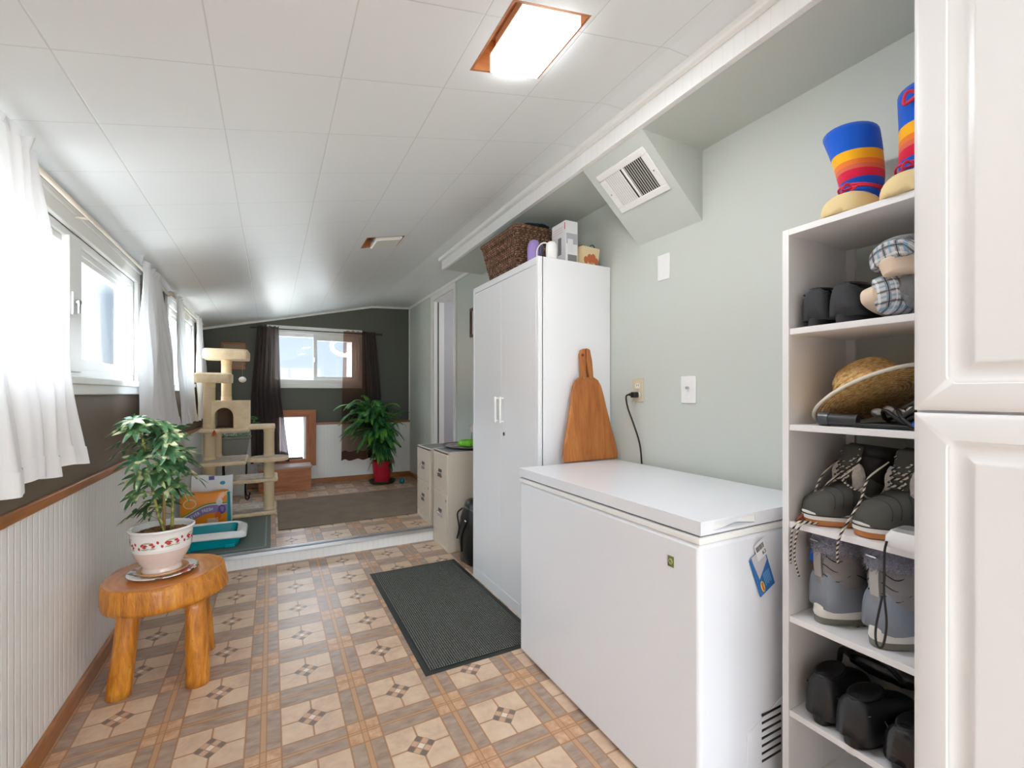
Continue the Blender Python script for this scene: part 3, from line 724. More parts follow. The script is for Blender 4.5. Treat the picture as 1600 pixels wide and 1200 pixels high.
# ------------------------------------------------------------------ filing cabinets
M['putty'] = Mat('putty_painted_steel', (208, 196, 180), 0.4, 0.45)
M['grey_top'] = Mat('grey_laminate', (128, 132, 134), 0.45)
def filing(label, y0, y1, zf, zt, s1, s2, x1):
    x0 = 1.143
    r = thing('filing_cabinet', label, 'filing cabinet', ((x0 + x1) / 2, (y0 + y1) / 2, zf), group=None)
    bx(x0 + 0.012, x1, y0, y1, zf, zt - 0.012).build('body', M['putty'], r, bevel=0.003)
    mb = MB(); frame_rect(mb, lambda m_, u0, u1, z0, z1, d0, d1: m_.box(x0 + d0, x0 + d1, u0, u1, z0, z1), y0, y1, zf, zt - 0.006, 0.014, 0, 0.014, wb=0.014)
    mb.build('front_frame', M['putty'], r, bevel=0.002)
    mb = MB(); mb.box(x0, x0 + 0.012, y0, y1, zt - 0.018, zt + 0.002); mb.box(x0 + 0.012, x1, y0, y0 + 0.01, zt - 0.018, zt + 0.002); mb.box(x0 + 0.012, x1, y1 - 0.01, y1, zt - 0.018, zt + 0.002)
    mb.build('top_rim', M['putty'], r, bevel=0.002)
    bx(x0 + 0.012, x1, y0 + 0.01, y1 - 0.01, zt - 0.012, zt).build('top', M['grey_top'], r)
    for a, b in ((s1, zt - 0.02), (s2, s1 - 0.004)):
        d = bx(x0 - 0.003, x0 + 0.012, y0 + 0.016, y1 - 0.016, a, b).build('drawer', M['putty'], r, bevel=0.003)
        yc = (y0 + y1) / 2; zc_ = a + (b - a) * 0.50
        mb = MB(); mb.box(x0 - 0.008, x0 - 0.003, yc - 0.045, yc + 0.045, zc_ - 0.035, zc_); mb.box(x0 - 0.022, x0 - 0.008, yc - 0.045, yc + 0.045, zc_ + 0.0, zc_ + 0.005)
        mb.build('handle', M['chrome'], d, bevel=0.002)
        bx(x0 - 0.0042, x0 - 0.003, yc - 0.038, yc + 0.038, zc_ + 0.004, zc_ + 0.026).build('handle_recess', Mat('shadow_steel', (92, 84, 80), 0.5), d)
    MB().cyl((x0 - 0.007, y0 + 0.035, s1 - 0.045), (x0 - 0.003, y0 + 0.035, s1 - 0.045), 0.008, n=12).build('lock', M['chrome'], r)
filing('putty two-drawer filing cabinet on the lower floor with a green dish on top', 3.162, 3.502, 0, 0.736, 0.421, 0.117, 1.585)
filing('putty two-drawer filing cabinet on the raised floor with a bare grey top', 3.585, 3.955, ZS, 0.718, 0.438, 0.160, 1.585)

r = thing('serving_tray', 'flat dark oval tray on top of the near filing cabinet', 'tray', (1.40, 3.46, 0.738))
mb = MB()
rs = [[(1.405 + sx_ * math.cos(a), 3.46 + sy_ * math.sin(a), z) for a in [2 * PI * i / 36 for i in range(36)]] for sx_, sy_, z in ((0.15, 0.23, 0.738), (0.165, 0.245, 0.741), (0.185, 0.265, 0.751), (0.180, 0.260, 0.752), (0.160, 0.240, 0.744))]
mb.rings(rs).build('dish', Mat('dark_tray', (60, 58, 62), 0.35), r, smooth=True)
mb = MB(); mb.rings([[(1.405 + sx_ * math.cos(a), 3.46 + sy_ * math.sin(a), z) for a in [2 * PI * i / 30 for i in range(30)]] for sx_, sy_, z in ((0.155, 0.235, 0.7442), (0.155, 0.235, 0.7462))]); tm = Mat('tray_print', (150, 140, 138), 0.5); tm.color(tm.ramp(tm.noise(14, 3), [(0.35, (104, 98, 100)), (0.55, (176, 156, 152)), (0.7, (196, 186, 176))])); mb.build('printed_face', tm, r)
r = thing('green_dish', 'lime green ribbed plastic dish on the dark tray by the tall cabinet', 'dish', (1.44, 3.42, 0.7465))
gm = Mat('lime_plastic', (120, 214, 40), 0.3, coat=0.2)
mb = MB(); rr = lambda a: 1 + 0.07 * math.cos(11 * a)
rs = [[(1.44 + q * rr(a) * 1.0 * math.cos(a), 3.42 + q * rr(a) * 1.15 * math.sin(a), 0.7465 + z) for a in [2 * PI * i / 66 for i in range(66)]] for q, z in ((0.082, 0), (0.108, 0.010), (0.104, 0.030), (0.090, 0.046), (0.086, 0.046), (0.078, 0.03), (0.06, 0.014))]
mb.rings(rs).build('bowl', gm, r, smooth=True)
# black leather bag between filing cabinet and tall cabinet
r = thing('leather_bag', 'upright black leather bag with straps between filing cabinet and tall cabinet', 'bag', (1.25, 2.93, 0))
bl = Mat('black_leather', (26, 27, 26), 0.38, 0.5); bl.bump(bl.noise(40, 4), 0.35, 0.008)
mb = MB(); rs = []
for z, a, b in ((0.0, 0.075, 0.10), (0.01, 0.088, 0.115), (0.10, 0.095, 0.125), (0.22, 0.098, 0.125), (0.31, 0.086, 0.11), (0.37, 0.070, 0.095), (0.395, 0.064, 0.09), (0.415, 0.058, 0.08), (0.432, 0.036, 0.05)):
    rs.append([(1.255 + a * math.copysign(abs(math.cos(t)) ** 0.8, math.cos(t)) * (1 + 0.06 * math.sin(5 * t + z * 25)), 2.93 + b * math.copysign(abs(math.sin(t)) ** 0.8, math.sin(t)) * (1 + 0.05 * math.sin(4 * t + z * 18)), z) for t in [2 * PI * i / 36 for i in range(36)]])
mb.rings(rs).build('body', bl, r, smooth=True)
MB().tube([(1.255 + 0.070 * math.cos(t), 2.93 + 0.094 * math.sin(t), 0.372 + 0.012 * math.cos(t * 2)) for t in [2 * PI * i / 30 for i in range(31)]], 0.006, 6).build('collar', Mat('grey_piping', (84, 84, 80), 0.5), r, smooth=True)
MB().tube(spline([(1.175, 2.96, 0.375), (1.150, 2.99, 0.33), (1.155, 2.97, 0.24), (1.145, 2.985, 0.16)]), 0.006, 6).build('strap', bl, r, smooth=True)
MB().tube(spline([(1.17, 2.87, 0.30), (1.157, 2.90, 0.24), (1.153, 2.93, 0.17), (1.16, 2.94, 0.08)]), 0.006, 6).build('strap', bl, r, smooth=True)
mb = MB(); mb.box(1.158, 1.166, 2.862, 2.882, 0.30, 0.312); mb.build('buckle', M['chrome'], r, bevel=0.002)

# ------------------------------------------------------------------ wooden peel-shaped board leaning on the cabinet
r = thing('wooden_paddle_board', 'large wooden paddle-shaped board leaning on the cabinet side, standing on the freezer', 'board', (1.42, 1.85, 0.836))
wm = Mat('striped_hardwood', (180, 112, 56), 0.4, 0.45); x, y, z = wm.xyz()
n = wm.noise(5, 5, wm.coord(scale=(9, 9, 1.0)), 0.6, 0.4); st = ((((x - 1.2) * 22.0).floor() * 12.9).sin() * 437.5).fract()
wm.color(wm.mix(st * 0.45, wm.ramp(n, [(0.3, (156, 88, 40)), (0.55, (186, 118, 58)), (0.75, (204, 142, 80))]), (148, 84, 40))); wm.bump(n, 0.08, 0.003)
half = [(-0.165, 0.0), (-0.168, 0.03), (-0.160, 0.08), (-0.140, 0.15), (-0.118, 0.24), (-0.098, 0.33), (-0.086, 0.375), (-0.068, 0.405), (-0.046, 0.418), (-0.036, 0.420)]
outl = [(a, b) for a, b in half] + [(0.036, 0.420), (0.046, 0.418), (0.068, 0.405), (0.086, 0.375), (0.098, 0.33), (0.118, 0.24), (0.140, 0.15), (0.160, 0.08), (0.168, 0.03), (0.165, 0.0)]
Mb = Matrix.Translation((1.415, 1.820, 0.836)) @ Matrix.Rotation(math.radians(-5.2), 4, 'X') @ Matrix(((1, 0, 0, 0), (0, 0, 1, 0), (0, 1, 0, 0), (0, 0, 0, 1)))
mb = MB(); mb.prism(outl, 0, 0.018, Mb); mb.build('blade', wm, r, bevel=0.004)
mb = MB()
mb.prism([(-0.036, 0.405), (-0.012, 0.405), (-0.004, 0.50), (-0.006, 0.565), (-0.024, 0.562), (-0.036, 0.535)], -0.004, 0.020, Mb)
mb.prism([(0.012, 0.405), (0.036, 0.405), (0.034, 0.50), (0.024, 0.562), (0.004, 0.568), (-0.003, 0.50)], -0.004, 0.020, Mb)
mb.build('handle', wm, r, bevel=0.004)
mb = MB(); mb.lathe([(0.008, 0), (0.008, 0.001)], (-0.026, 0.53, -0.005), 12, Mb); mb.build('knot', Mat('dark_knot', (90, 50, 30), 0.6), r)

# ------------------------------------------------------------------ wardrobe with raised-panel doors
M['thermo'] = Mat('white_thermofoil', (232, 232, 234), 0.33, 0.45)
WX, WY = 1.085, 0.412
r = thing('wardrobe_cabinet', 'tall white wardrobe cabinet with moulded raised-panel doors at the right edge', 'wardrobe', (1.3, 0.0, 0))
bx(WX + 0.02, 1.596, -0.50, WY, 0, 2.15).build('body', M['thermo'], r)
def rr_ring(y0, y1, z0, z1, x, rad, n=6):
    pts = []
    for (cy_, cz_, a0) in ((y1 - rad, z1 - rad, 0), (y0 + rad, z1 - rad, PI / 2), (y0 + rad, z0 + rad, PI), (y1 - rad, z0 + rad, 3 * PI / 2)):
        for k in range(n + 1):
            a = a0 + k * PI / 2 / n; pts.append((x, cy_ + rad * math.cos(a), cz_ + rad * math.sin(a)))
    return pts
def panel_door(y0, y1, z0, z1):
    ins = [(0, 0.019, 0.001), (0, 0.006, 0.001), (0.002, 0.0035, 0.002), (0.009, 0.0, 0.002), (0.048, 0.0, 0.016), (0.050, 0.0022, 0.016), (0.053, 0.0022, 0.015), (0.056, 0.0045, 0.014), (0.064, 0.0058, 0.012), (0.076, 0.0056, 0.003), (0.084, 0.0012, 0.002), (0.086, 0.0, 0.002), (0.089, 0.0, 0.002)]
    mb = MB(); mb.rings([rr_ring(y0 + i, y1 - i, z0 + i, z1 - i, WX + d, max(rad, 0.001)) for i, d, rad in ins])
    return mb.build('door', M['thermo'], r, autos=True)
for y0, y1 in ((-0.045, WY - 0.001), (-0.50, -0.048)):
    panel_door(y0, y1, 1.139, 2.14); panel_door(y0, y1, 0.06, 1.134)

# ------------------------------------------------------------------ open shoe shelf unit
M['melamine'] = Mat('white_melamine', (238, 238, 240), 0.38, 0.45)
SX0, SX1, SY0, SY1 = 1.28, 1.588, 0.414, 0.782
r = thing('shoe_shelf_unit', 'open white shelf unit full of footwear between the freezer and the wardrobe', 'shelf', (1.43, 0.6, 0))
bx(SX0, SX1, SY1 - 0.018, SY1, 0, 1.630).build('side_panel', M['melamine'], r, bevel=0.001)
bx(SX0, SX1, SY0, SY0 + 0.018, 0, 1.630).build('side_panel', M['melamine'], r, bevel=0.001)
SHELF = [1.630, 1.352, 1.084, 0.812, 0.548, 0.284, 0.06]
for i, z in enumerate(SHELF): bx(SX0 + (0 if i in (0, 6) else 0.004), SX1, SY0 + 0.018, SY1 - 0.018, z - 0.017, z).build('shelf', M['melamine'], r, bevel=0.001)
bx(SX1 - 0.012, SX1, SY1 - 0.042, SY1 - 0.018, 0.06, 1.613).build('back_cleat', M['melamine'], r)
bx(SX1 - 0.012, SX1, SY0 + 0.018, SY0 + 0.042, 0.06, 1.613).build('back_cleat', M['melamine'], r)

# ------------------------------------------------------------------ log-slice stool with three legs
m = Mat('varnished_log', (206, 124, 40), 0.32, 0.5, coat=0.25)
n = m.noise(6, 6, m.coord(scale=(4.0, 4.0, 0.9)), 0.65, 1.2); n3 = m.noise(28, 4, m.coord(scale=(3, 3, 0.5)), 0.6, 0.8)
m.color(m.mix((n3 > 0.67) * 0.55, m.ramp(n * 0.7 + n3 * 0.3, [(0.30, (146, 80, 20)), (0.42, (184, 112, 32)), (0.54, (212, 136, 42)), (0.68, (228, 168, 74))]), (104, 58, 26)))
m.bump(n3 + m.noise(10, 3, m.coord(scale=(3, 3, 0.6))) * 1.5, 0.55, 0.010); M['log'] = m
m = Mat('varnished_end_grain', (206, 126, 44), 0.25, 0.5, coat=0.35); x, y, z = m.xyz()
rad = ((x + 0.02) * (x + 0.02) + (y + 0.03) * (y + 0.03) * 0.8).pow(0.5) + m.noise(5, 3) * 0.03
m.color(m.mix((rad * 260.0).sin() * 0.12 + 0.12, m.ramp(m.noise(9, 4), [(0.3, (190, 108, 36)), (0.6, (222, 142, 58))]), (150, 80, 30))); M['endgrain'] = m
r = thing('log_stool', 'low varnished log-slice stool with round log legs by the left wall', 'stool', (-0.385, 2.36, 0))
top = [(-0.572, 2.246), (-0.515, 2.178), (-0.395, 2.143), (-0.285, 2.190), (-0.215, 2.28), (-0.185, 2.40), (-0.246, 2.515), (-0.42, 2.58), (-0.560, 2.50), (-0.592, 2.37)]
bot = [(-0.572, 2.246), (-0.515, 2.178), (-0.395, 2.138), (-0.280, 2.178), (-0.195, 2.27), (-0.165, 2.38), (-0.225, 2.52), (-0.42, 2.59), (-0.560, 2.52), (-0.60, 2.37)]
ct, cb = smoothclosed(top, 7), smoothclosed(bot, 7)
cen = Vector((-0.385, 2.36))
def sc_(c, k): return [(cen.x + (p[0] - cen.x) * k, cen.y + (p[1] - cen.y) * k) for p in c]
mixp = lambda t: [(a[0] * (1 - t) + b[0] * t, a[1] * (1 - t) + b[1] * t) for a, b in zip(cb, ct)]
rs = [[(x_, y_, 0.330) for x_, y_ in sc_(mixp(0), 0.93)], [(x_, y_, 0.336) for x_, y_ in sc_(mixp(0), 0.98)]]
for z_, t, k in ((0.348, 0.1, 1.0), (0.37, 0.3, 1.0), (0.40, 0.7, 1.0), (0.418, 0.95, 1.0), (0.426, 1, 0.985), (0.429, 1, 0.965)):
    rs.append([(x_ + 0.003 * noise.noise((x_ * 30, y_ * 30, z_ * 8)), y_ + 0.004 * noise.noise((x_ * 30, y_ * 30, z_ * 8 + 5)), z_) for x_, y_ in sc_(mixp(t), k)])
MB().rings(rs).build('seat', M['log'], r, smooth=True)
MB().rings([[(x_, y_, 0.4285) for x_, y_ in sc_(ct, 0.968)], [(x_, y_, 0.431) for x_, y_ in sc_(ct, 0.955)]]).build('seat_top', M['endgrain'], r, smooth=False)
def logleg(b, t, rad_):
    mb = MB(); pts = [Vector(b).lerp(Vector(t), k / 10) for k in range(11)]
    rs = []
    for i, p in enumerate(pts):
        rs.append([(p.x + rad_ * (1 + 0.10 * noise.noise((math.cos(a) * 1.5, math.sin(a) * 1.5, p.z * 9 + b[0] * 20))) * (1.0 - 0.12 * (i / 10)) * math.cos(a), p.y + rad_ * (1 + 0.10 * noise.noise((math.cos(a) * 1.5 + 4, math.sin(a) * 1.5, p.z * 9))) * (1.0 - 0.12 * (i / 10)) * math.sin(a), p.z) for a in [2 * PI * k / 20 for k in range(20)]])
    mb.rings(rs); mb.build('leg', M['log'], r, smooth=True)
logleg((-0.522, 2.268, 0), (-0.492, 2.285, 0.335), 0.042); logleg((-0.262, 2.222, 0), (-0.275, 2.245, 0.335), 0.042); logleg((-0.268, 2.50, 0), (-0.29, 2.455, 0.335), 0.040)

# ------------------------------------------------------------------ plates and pot on the stool
PC = (-0.398, 2.335)
m = Mat('painted_china', (232, 232, 232), 0.15, 0.5, coat=0.3); v = m.noise(26, 2); 
m.color(m.mix((m.noise(17, 2) > 0.62), m.mix((v > 0.63), (232, 232, 232), (70, 104, 70)), (196, 96, 104))); M['china'] = m
r = thing('china_plate', 'white china plate with painted flowers under the plant pot on the log stool', 'plate', (PC[0], PC[1], 0.431))
MB().lathe([(0.07, 0), (0.075, 0.003), (0.118, 0.013), (0.121, 0.015), (0.118, 0.0165), (0.075, 0.0065), (0.0, 0.0060)][:6] + [(0.01, 0.006)], (PC[0] + 0.004, PC[1], 0.431), 40).build('dish', M['china'], r, smooth=True)
r = thing('plant_saucer', 'tan plastic drip saucer between the china plate and the flowered pot', 'saucer', (PC[0], PC[1], 0.438))
MB().lathe([(0.068, 0), (0.076, 0.002), (0.088, 0.016), (0.085, 0.0165), (0.072, 0.005), (0.01, 0.004)], (PC[0] + 0.004, PC[1], 0.438), 40).build('dish', Mat('amber_plastic', (206, 160, 108), 0.3), r, smooth=True)
r = thing('potted_schefflera', 'variegated umbrella plant in a white pot with a red flower band on the log stool', 'potted plant', (PC[0], PC[1], 0.442))
m = Mat('glazed_pot', (232, 224, 220), 0.18, 0.5, coat=0.4); x, y, z = m.xyz()
m.color(m.mix(z > 0.098, (226, 208, 200), (236, 234, 232))); M['pot'] = m
PZ = 0.443
prof = [(0.062, 0), (0.068, 0.003), (0.069, 0.012), (0.064, 0.020), (0.066, 0.03), (0.082, 0.055), (0.094, 0.080), (0.0985, 0.095), (0.0995, 0.098), (0.0985, 0.101), (0.1015, 0.104), (0.1005, 0.108), (0.103, 0.130), (0.105, 0.160), (0.108, 0.172), (0.112, 0.176), (0.113, 0.181), (0.109, 0.184), (0.102, 0.182), (0.098, 0.170), (0.09, 0.150)]
MB().lathe(prof, (PC[0], PC[1], PZ), 56).build('pot', M['pot'], r, smooth=True)
redf, dkred, grn = Mat('painted_red', (186, 62, 70), 0.25), Mat('painted_dark_red', (120, 44, 52), 0.25), Mat('painted_leaf', (176, 182, 150), 0.25)
def onpot(a, h): 
    rr_ = 0.1025 + (h - 0.12) * 0.05 + 0.0008
    return (PC[0] + rr_ * math.cos(a), PC[1] + rr_ * math.sin(a), PZ + h)
mr, mg = MB(), MB()
def petal(mb, a, h, da, dh, w_):
    L_ = math.hypot(da, dh); nx_, ny_ = -dh / L_ * w_, da / L_ * w_
    pts = []
    for t, k in ((0, 0.2), (0.35, 1), (0.7, 0.9), (1, 0.15)): pts.append(((a + (da * t + nx_ * k) / 0.1025), h + dh * t + ny_ * k))
    for t, k in ((1, 0.15), (0.7, 0.9), (0.35, 1), (0, 0.2)): pts.append(((a + (da * t - nx_ * k) / 0.1025), h + dh * t - ny_ * k))
    mb.face([onpot(*p) for p in pts])
for k in range(8):
    a0 = k * 2 * PI / 8 + 0.1; h0 = 0.132 + 0.006 * math.sin(k * 2.1)
    for q in range(6): 
        t = q * PI / 3 + k; petal(mr, a0 + 0.02 * math.cos(t) / 0.1, h0 + 0.0 + 0.002 * math.sin(t), 0.017 * math.cos(t), 0.013 * math.sin(t), 0.0046)
    petal(mr, a0 + 0.22, h0 + 0.006, 0.018, -0.003, 0.0042); petal(mr, a0 - 0.20, h0 + 0.004, -0.008, 0.004, 0.0026)
    for q in range(2): petal(mg, a0 + 0.14 + q * 0.05, h0 - 0.012 + q * 0.024, 0.034, 0.003, 0.0036)
    petal(mg, a0 - 0.12, h0 - 0.014, -0.022, -0.002, 0.0028)
mr.build('flower_band', redf, r); mg.build('leaf_band', grn, r)
m = Mat('potting_soil', (112, 74, 48), 0.9); m.color(m.ramp(m.noise(40, 4), [(0.3, (70, 42, 26)), (0.6, (150, 104, 70))])); m.bump(m.noise(60, 4), 0.8, 0.01); M['soil'] = m
MB().grid(lambda u, v: (PC[0] + 0.099 * u * math.cos(2 * PI * v), PC[1] + 0.099 * u * math.sin(2 * PI * v), PZ + 0.160 + 0.006 * noise.noise((u * 9 * math.cos(2 * PI * v), u * 9 * math.sin(2 * PI * v), 1))), 10, 40).build('soil', M['soil'], r, smooth=True)

m = Mat('variegated_leaf', (60, 110, 60), 0.35, 0.5); 
m.color(m.ramp(m.noise(22, 2, None, 0.5, 0.5), [(0.30, (44, 86, 56)), (0.50, (84, 126, 82)), (0.58, (130, 160, 104)), (0.63, (222, 224, 180))])); m.sheet(0.25); M['varieg'] = m
M['greenstem'] = Mat('green_stem', (132, 140, 62), 0.5); M['greenstem'].color(M['greenstem'].ramp(M['greenstem'].noise(60, 3), [(0.4, (96, 110, 50)), (0.6, (176, 168, 80))]))
M['bark'] = Mat('pale_bark', (168, 128, 84), 0.7)
def leaflet(mb, p, d, L_, W_, up=Vector((0, 0, 1)), droop=0.35, segs=6, fold=0.25):
    d = d.normalized(); sd = d.cross(up)
    if sd.length < 1e-3: sd = Vector((1, 0, 0))
    sd.normalize(); nn = sd.cross(d).normalized(); rows = []
    q = Vector(p)
    for i in range(segs + 1):
        t = i / segs
        w_ = W_ * (math.sin(PI * min(1, t * 0.93 + 0.03)) ** 0.75) * (1 - 0.25 * t)
        c_ = Vector(p) + d * (L_ * t) - Vector((0, 0, 1)) * (droop * L_ * t * t)
        rows.append([mb.v(c_ - sd * w_ + nn * (fold * w_)), mb.v(c_), mb.v(c_ + sd * w_ + nn * (fold * w_))])
    for a, b in zip(rows, rows[1:]):
        mb.face((a[0], b[0], b[1], a[1])); mb.face((a[1], b[1], b[2], a[2]))
fo, st_ = MB(), MB()
rnd = random.Random(11)
def umbrella(p, d, pl, n, L_, W_):
    """a petiole that ends in a whorl of leaflets"""
    d = d.normalized(); q = Vector(p) + d * pl + Vector((0, 0, 0.15 * pl))
    mid = Vector(p).lerp(q, 0.5) + Vector((0, 0, 0.08 * pl))
    st_.tube([p, mid, q], 0.0013, 5)
    ax = (d + Vector((0, 0, 0.9))).normalized(); u_ = ax.orthogonal().normalized(); v_ = ax.cross(u_)
    ph = rnd.random() * 6.3
    for k in range(n):
        a = ph + 2 * PI * k / n; dd = (u_ * math.cos(a) + v_ * math.sin(a)) + d * 0.35 - Vector((0, 0, 0.12))
        leaflet(fo, q, dd, L_ * rnd.uniform(0.75, 1.1), W_ * rnd.uniform(0.85, 1.1), ax, rnd.uniform(0.10, 0.50))
base = Vector((PC[0], PC[1], PZ + 0.15))
stems = [spline([base + Vector((0.012, -0.01, 0)), base + Vector((-0.015, -0.01, 0.10)), base + Vector((-0.035, 0.0, 0.21)), base + Vector((-0.055, 0.01, 0.33)), base + Vector((-0.075, 0.01, 0.43))], 5),
         spline([base + Vector((0.03, 0.012, 0)), base + Vector((0.033, 0.012, 0.12)), base + Vector((0.024, 0.02, 0.26)), base + Vector((0.03, 0.02, 0.38))], 5),
         spline([base + Vector((0.0, 0.03, 0)), base + Vector((0.0, 0.04, 0.15)), base + Vector((-0.01, 0.06, 0.30)), base + Vector((-0.02, 0.06, 0.40))], 5)]
for k, s_ in enumerate(stems):
    N_ = len(s_); mb = MB(); mb.tube(s_, [0.0065 * (1 - 0.45 * i / N_) for i in range(N_)], 8); mb.build('stem', M['bark'] if k == 2 else M['greenstem'], r, smooth=True)
    for i in range(1, N_):
        if s_[i].z < base.z + 0.05: continue
        for _ in range(1 if (s_[i].z > base.z + 0.16 or i % 2) else 0):
            a = rnd.uniform(0, 2 * PI); h = (s_[i].z - base.z) / 0.4
            umbrella(s_[i], Vector((math.cos(a), math.sin(a), 0.15 + 0.55 * h * rnd.random())), rnd.uniform(0.045, 0.085) * (1.15 - 0.25 * h), 7, 0.070, 0.0125)
    for _ in range(6):
        a = rnd.uniform(0, 2 * PI); umbrella(s_[-1], Vector((math.cos(a) * 0.8, math.sin(a) * 0.8, 0.6)), rnd.uniform(0.03, 0.06), 7, 0.062, 0.0115)
fo.build('foliage', M['varieg'], r, smooth=True); st_.build('leaf_stalks', M['greenstem'], r, smooth=True)

# ------------------------------------------------------------------ curtains
m = Mat('white_sheer_cloth', (240, 240, 242), 0.8, 0.1); m.bump(m.noise(300, 2), 0.05, 0.001); m.sheet(0.15, 0.015); M['sheer'] = m
m = Mat('dark_brown_sheer_cloth', (90, 82, 80), 0.8, 0.1); m.sheet(0.4, 0.34, (170, 158, 152)); M['dkcloth'] = m
m = Mat('brown_sheer_cloth', (104, 82, 70), 0.8, 0.1); m.sheet(0.4, 0.52, (226, 204, 194)); M['brcloth'] = m
def curtain(name, label, group, mat, axis, plane, sgn, top, mid, botm, zt, zb, folds, amp, ruffle=0.05, hem=True, seed=0, matl=None, kf=1.0, bz=None):
    """hanging cloth gathered on a rod; top/mid/botm = (start,end) along the wall at rod, half way and hem"""
    r_ = thing(name, label, 'curtain', (plane, (top[0] + top[1]) / 2, zb) if axis == 1 else ((top[0] + top[1]) / 2, plane, zb), group=group)
    def pt(u, t, extra=0):
        # t 0 at the rod, 1 at hem
        a0 = top[0] + (mid[0] - top[0]) * min(1, t * 2) + (botm[0] - mid[0]) * max(0, t * 2 - 1)
        a1 = top[1] + (mid[1] - top[1]) * min(1, t * 2) + (botm[1] - mid[1]) * max(0, t * 2 - 1)
        # soften the kink at half height
        s_ = a0 + (a1 - a0) * u
        A_ = amp * (0.45 + 0.75 * t)
        ph = 2 * PI * folds * (u + 0.02 * math.sin(7 * u + seed)) + 0.5 * math.sin(3 * t + seed)
        d = A_ * (math.sin(ph) + 0.3 * math.sin(2.3 * ph + seed)) + 0.006 * math.sin(9 * t + 11 * u)
        d = d * sgn + sgn * amp * 1.3
        zz = zt + (zb - zt) * t + (0.010 * math.sin(ph * 0.5 + seed) * t) + (bz(u) * t if bz else 0)
        return (plane + d, s_, zz) if axis == 1 else (s_, plane + d, zz)
    nu = max(48, int(folds * 14))
    mb = MB(); mb.grid(lambda u, v: pt(u, v), nu, 36); mb.build('panel', mat, r_, smooth=True)
    def head(u, v):
        t = v; ph = 2 * PI * folds * 1.6 * u + seed
        s_ = top[0] + (top[1] - top[0]) * u; d = sgn * (amp * 0.4 * math.sin(ph) + amp * 0.9 + 0.012 * t * math.sin(ph * 0.7)); zz = zt + ruffle * t * (0.8 + 0.2 * math.sin(ph * 0.5))
        return (plane + d, s_, zz) if axis == 1 else (s_, plane + d, zz)
    if ruffle: mb = MB(); mb.grid(head, nu, 5); mb.build('header_ruffle', mat, r_, smooth=True)
    if hem:
        mb = MB(); mb.grid(lambda u, v: tuple(Vector(pt(u, 0.93 + 0.07 * v)) + (Vector((sgn * 0.003, 0, 0)) if axis == 1 else Vector((0, sgn * 0.003, 0)))), nu, 3); mb.build('hem', mat, r_, smooth=True)
    return r_
GW = None
RODX = -0.600
curtain('window_curtain', 'white sheer curtain panel nearest the camera at the left edge', GW, M['sheer'], 1, RODX, 1, (1.20, 1.76), (1.18, 1.93), (1.12, 2.10), 1.825, 0.935, 7, 0.015, 0.045, seed=1, bz=lambda u: -0.03 * (1 - u))
curtain('window_curtain', 'wide-flaring white sheer curtain panel right of the near left-hand window', GW, M['sheer'], 1, RODX, 1, (2.92, 3.38), (2.86, 3.72), (2.80, 4.02), 1.83, 0.935, 6, 0.014, 0.05, seed=2)
curtain('window_curtain', 'white sheer curtain panel starting at the join of the two left rods', GW, M['sheer'], 1, RODX, 1, (3.84, 4.15), (3.95, 4.52), (4.06, 4.92), 1.845, 0.935, 5, 0.014, 0.03, seed=3)
curtain('window_curtain', 'farthest white sheer curtain panel on the left wall, behind the cat tree', GW, M['sheer'], 1, RODX, 1, (4.85, 5.25), (4.90, 5.5), (4.96, 5.72), 1.855, 0.935, 5, 0.012, 0.03, seed=4)
def rod(name, label, a, b, rad_, m_, brackets, fin=True):
    r_ = thing(name, label, 'curtain rod', tuple((Vector(a) + Vector(b)) / 2))
    MB().cyl(a, b, rad_, n=12).build('rod', m_, r_, smooth=True)
    for e_ in (a, b): MB().sphere(e_, rad_ * 1.9, 12, 8).build('finial', m_, r_, smooth=True)
    for p, q in brackets:
        mb = MB(); mb.cyl(p, q, rad_ * 0.7, n=8); mb.build('bracket', m_, r_)
cream = plastic('cream_rod', (222, 212, 196), 0.35)
rod('curtain_rod', 'cream curtain rod over the near left-hand window', (RODX, 1.15, 1.825), (RODX, 3.72, 1.825), 0.008, cream, [((RODX, 2.25, 1.825), (XL, 2.25, 1.825)), ((RODX, 3.60, 1.825), (XL, 3.60, 1.825))])
rod('curtain_rod', 'cream curtain rod over the far left-hand window', (RODX, 3.80, 1.848), (RODX, 5.35, 1.848), 0.008, cream, [((RODX, 5.20, 1.848), (XL, 5.20, 1.848))])
YC = 5.815
curtain('window_curtain', 'dark brown curtain panel gathered left of the back window beside the cat tree', None, M['dkcloth'], 0, YC, -1, (-0.14, 0.075), (-0.20, 0.095), (-0.20, 0.185), 1.905, 0.40, 6, 0.016, 0.03, seed=5, hem=True)
cA = curtain('window_curtain', 'brown see-through curtain panel right of the back window behind the feathery plant', None, M['brcloth'], 0, YC, -1, (0.77, 1.02), (0.755, 1.05), (0.745, 1.10), 1.905, 0.365, 5, 0.008, 0.03, seed=6, hem=True)
cB = curtain('window_curtain', 'x', None, M['dkcloth'], 0, YC + 0.01, -1, (1.0, 1.15), (1.02, 1.22), (1.05, 1.22), 1.905, 0.38, 5, 0.010, 0.03, seed=8, hem=False)
for ch in list(cB.children):
    ch.parent = cA; ch.data.transform(Matrix.Translation(cB.location - cA.location)); ch.name = 'gathered_edge'
bpy.data.objects.remove(cB)
rod('curtain_rod', 'thin black curtain rod across the top of the back window', (-0.20, YC, 1.905), (1.22, YC, 1.905), 0.006, M['black'], [((-0.12, YC, 1.905), (-0.12, YB, 1.905)), ((1.14, YC, 1.905), (1.14, YB, 1.905))])

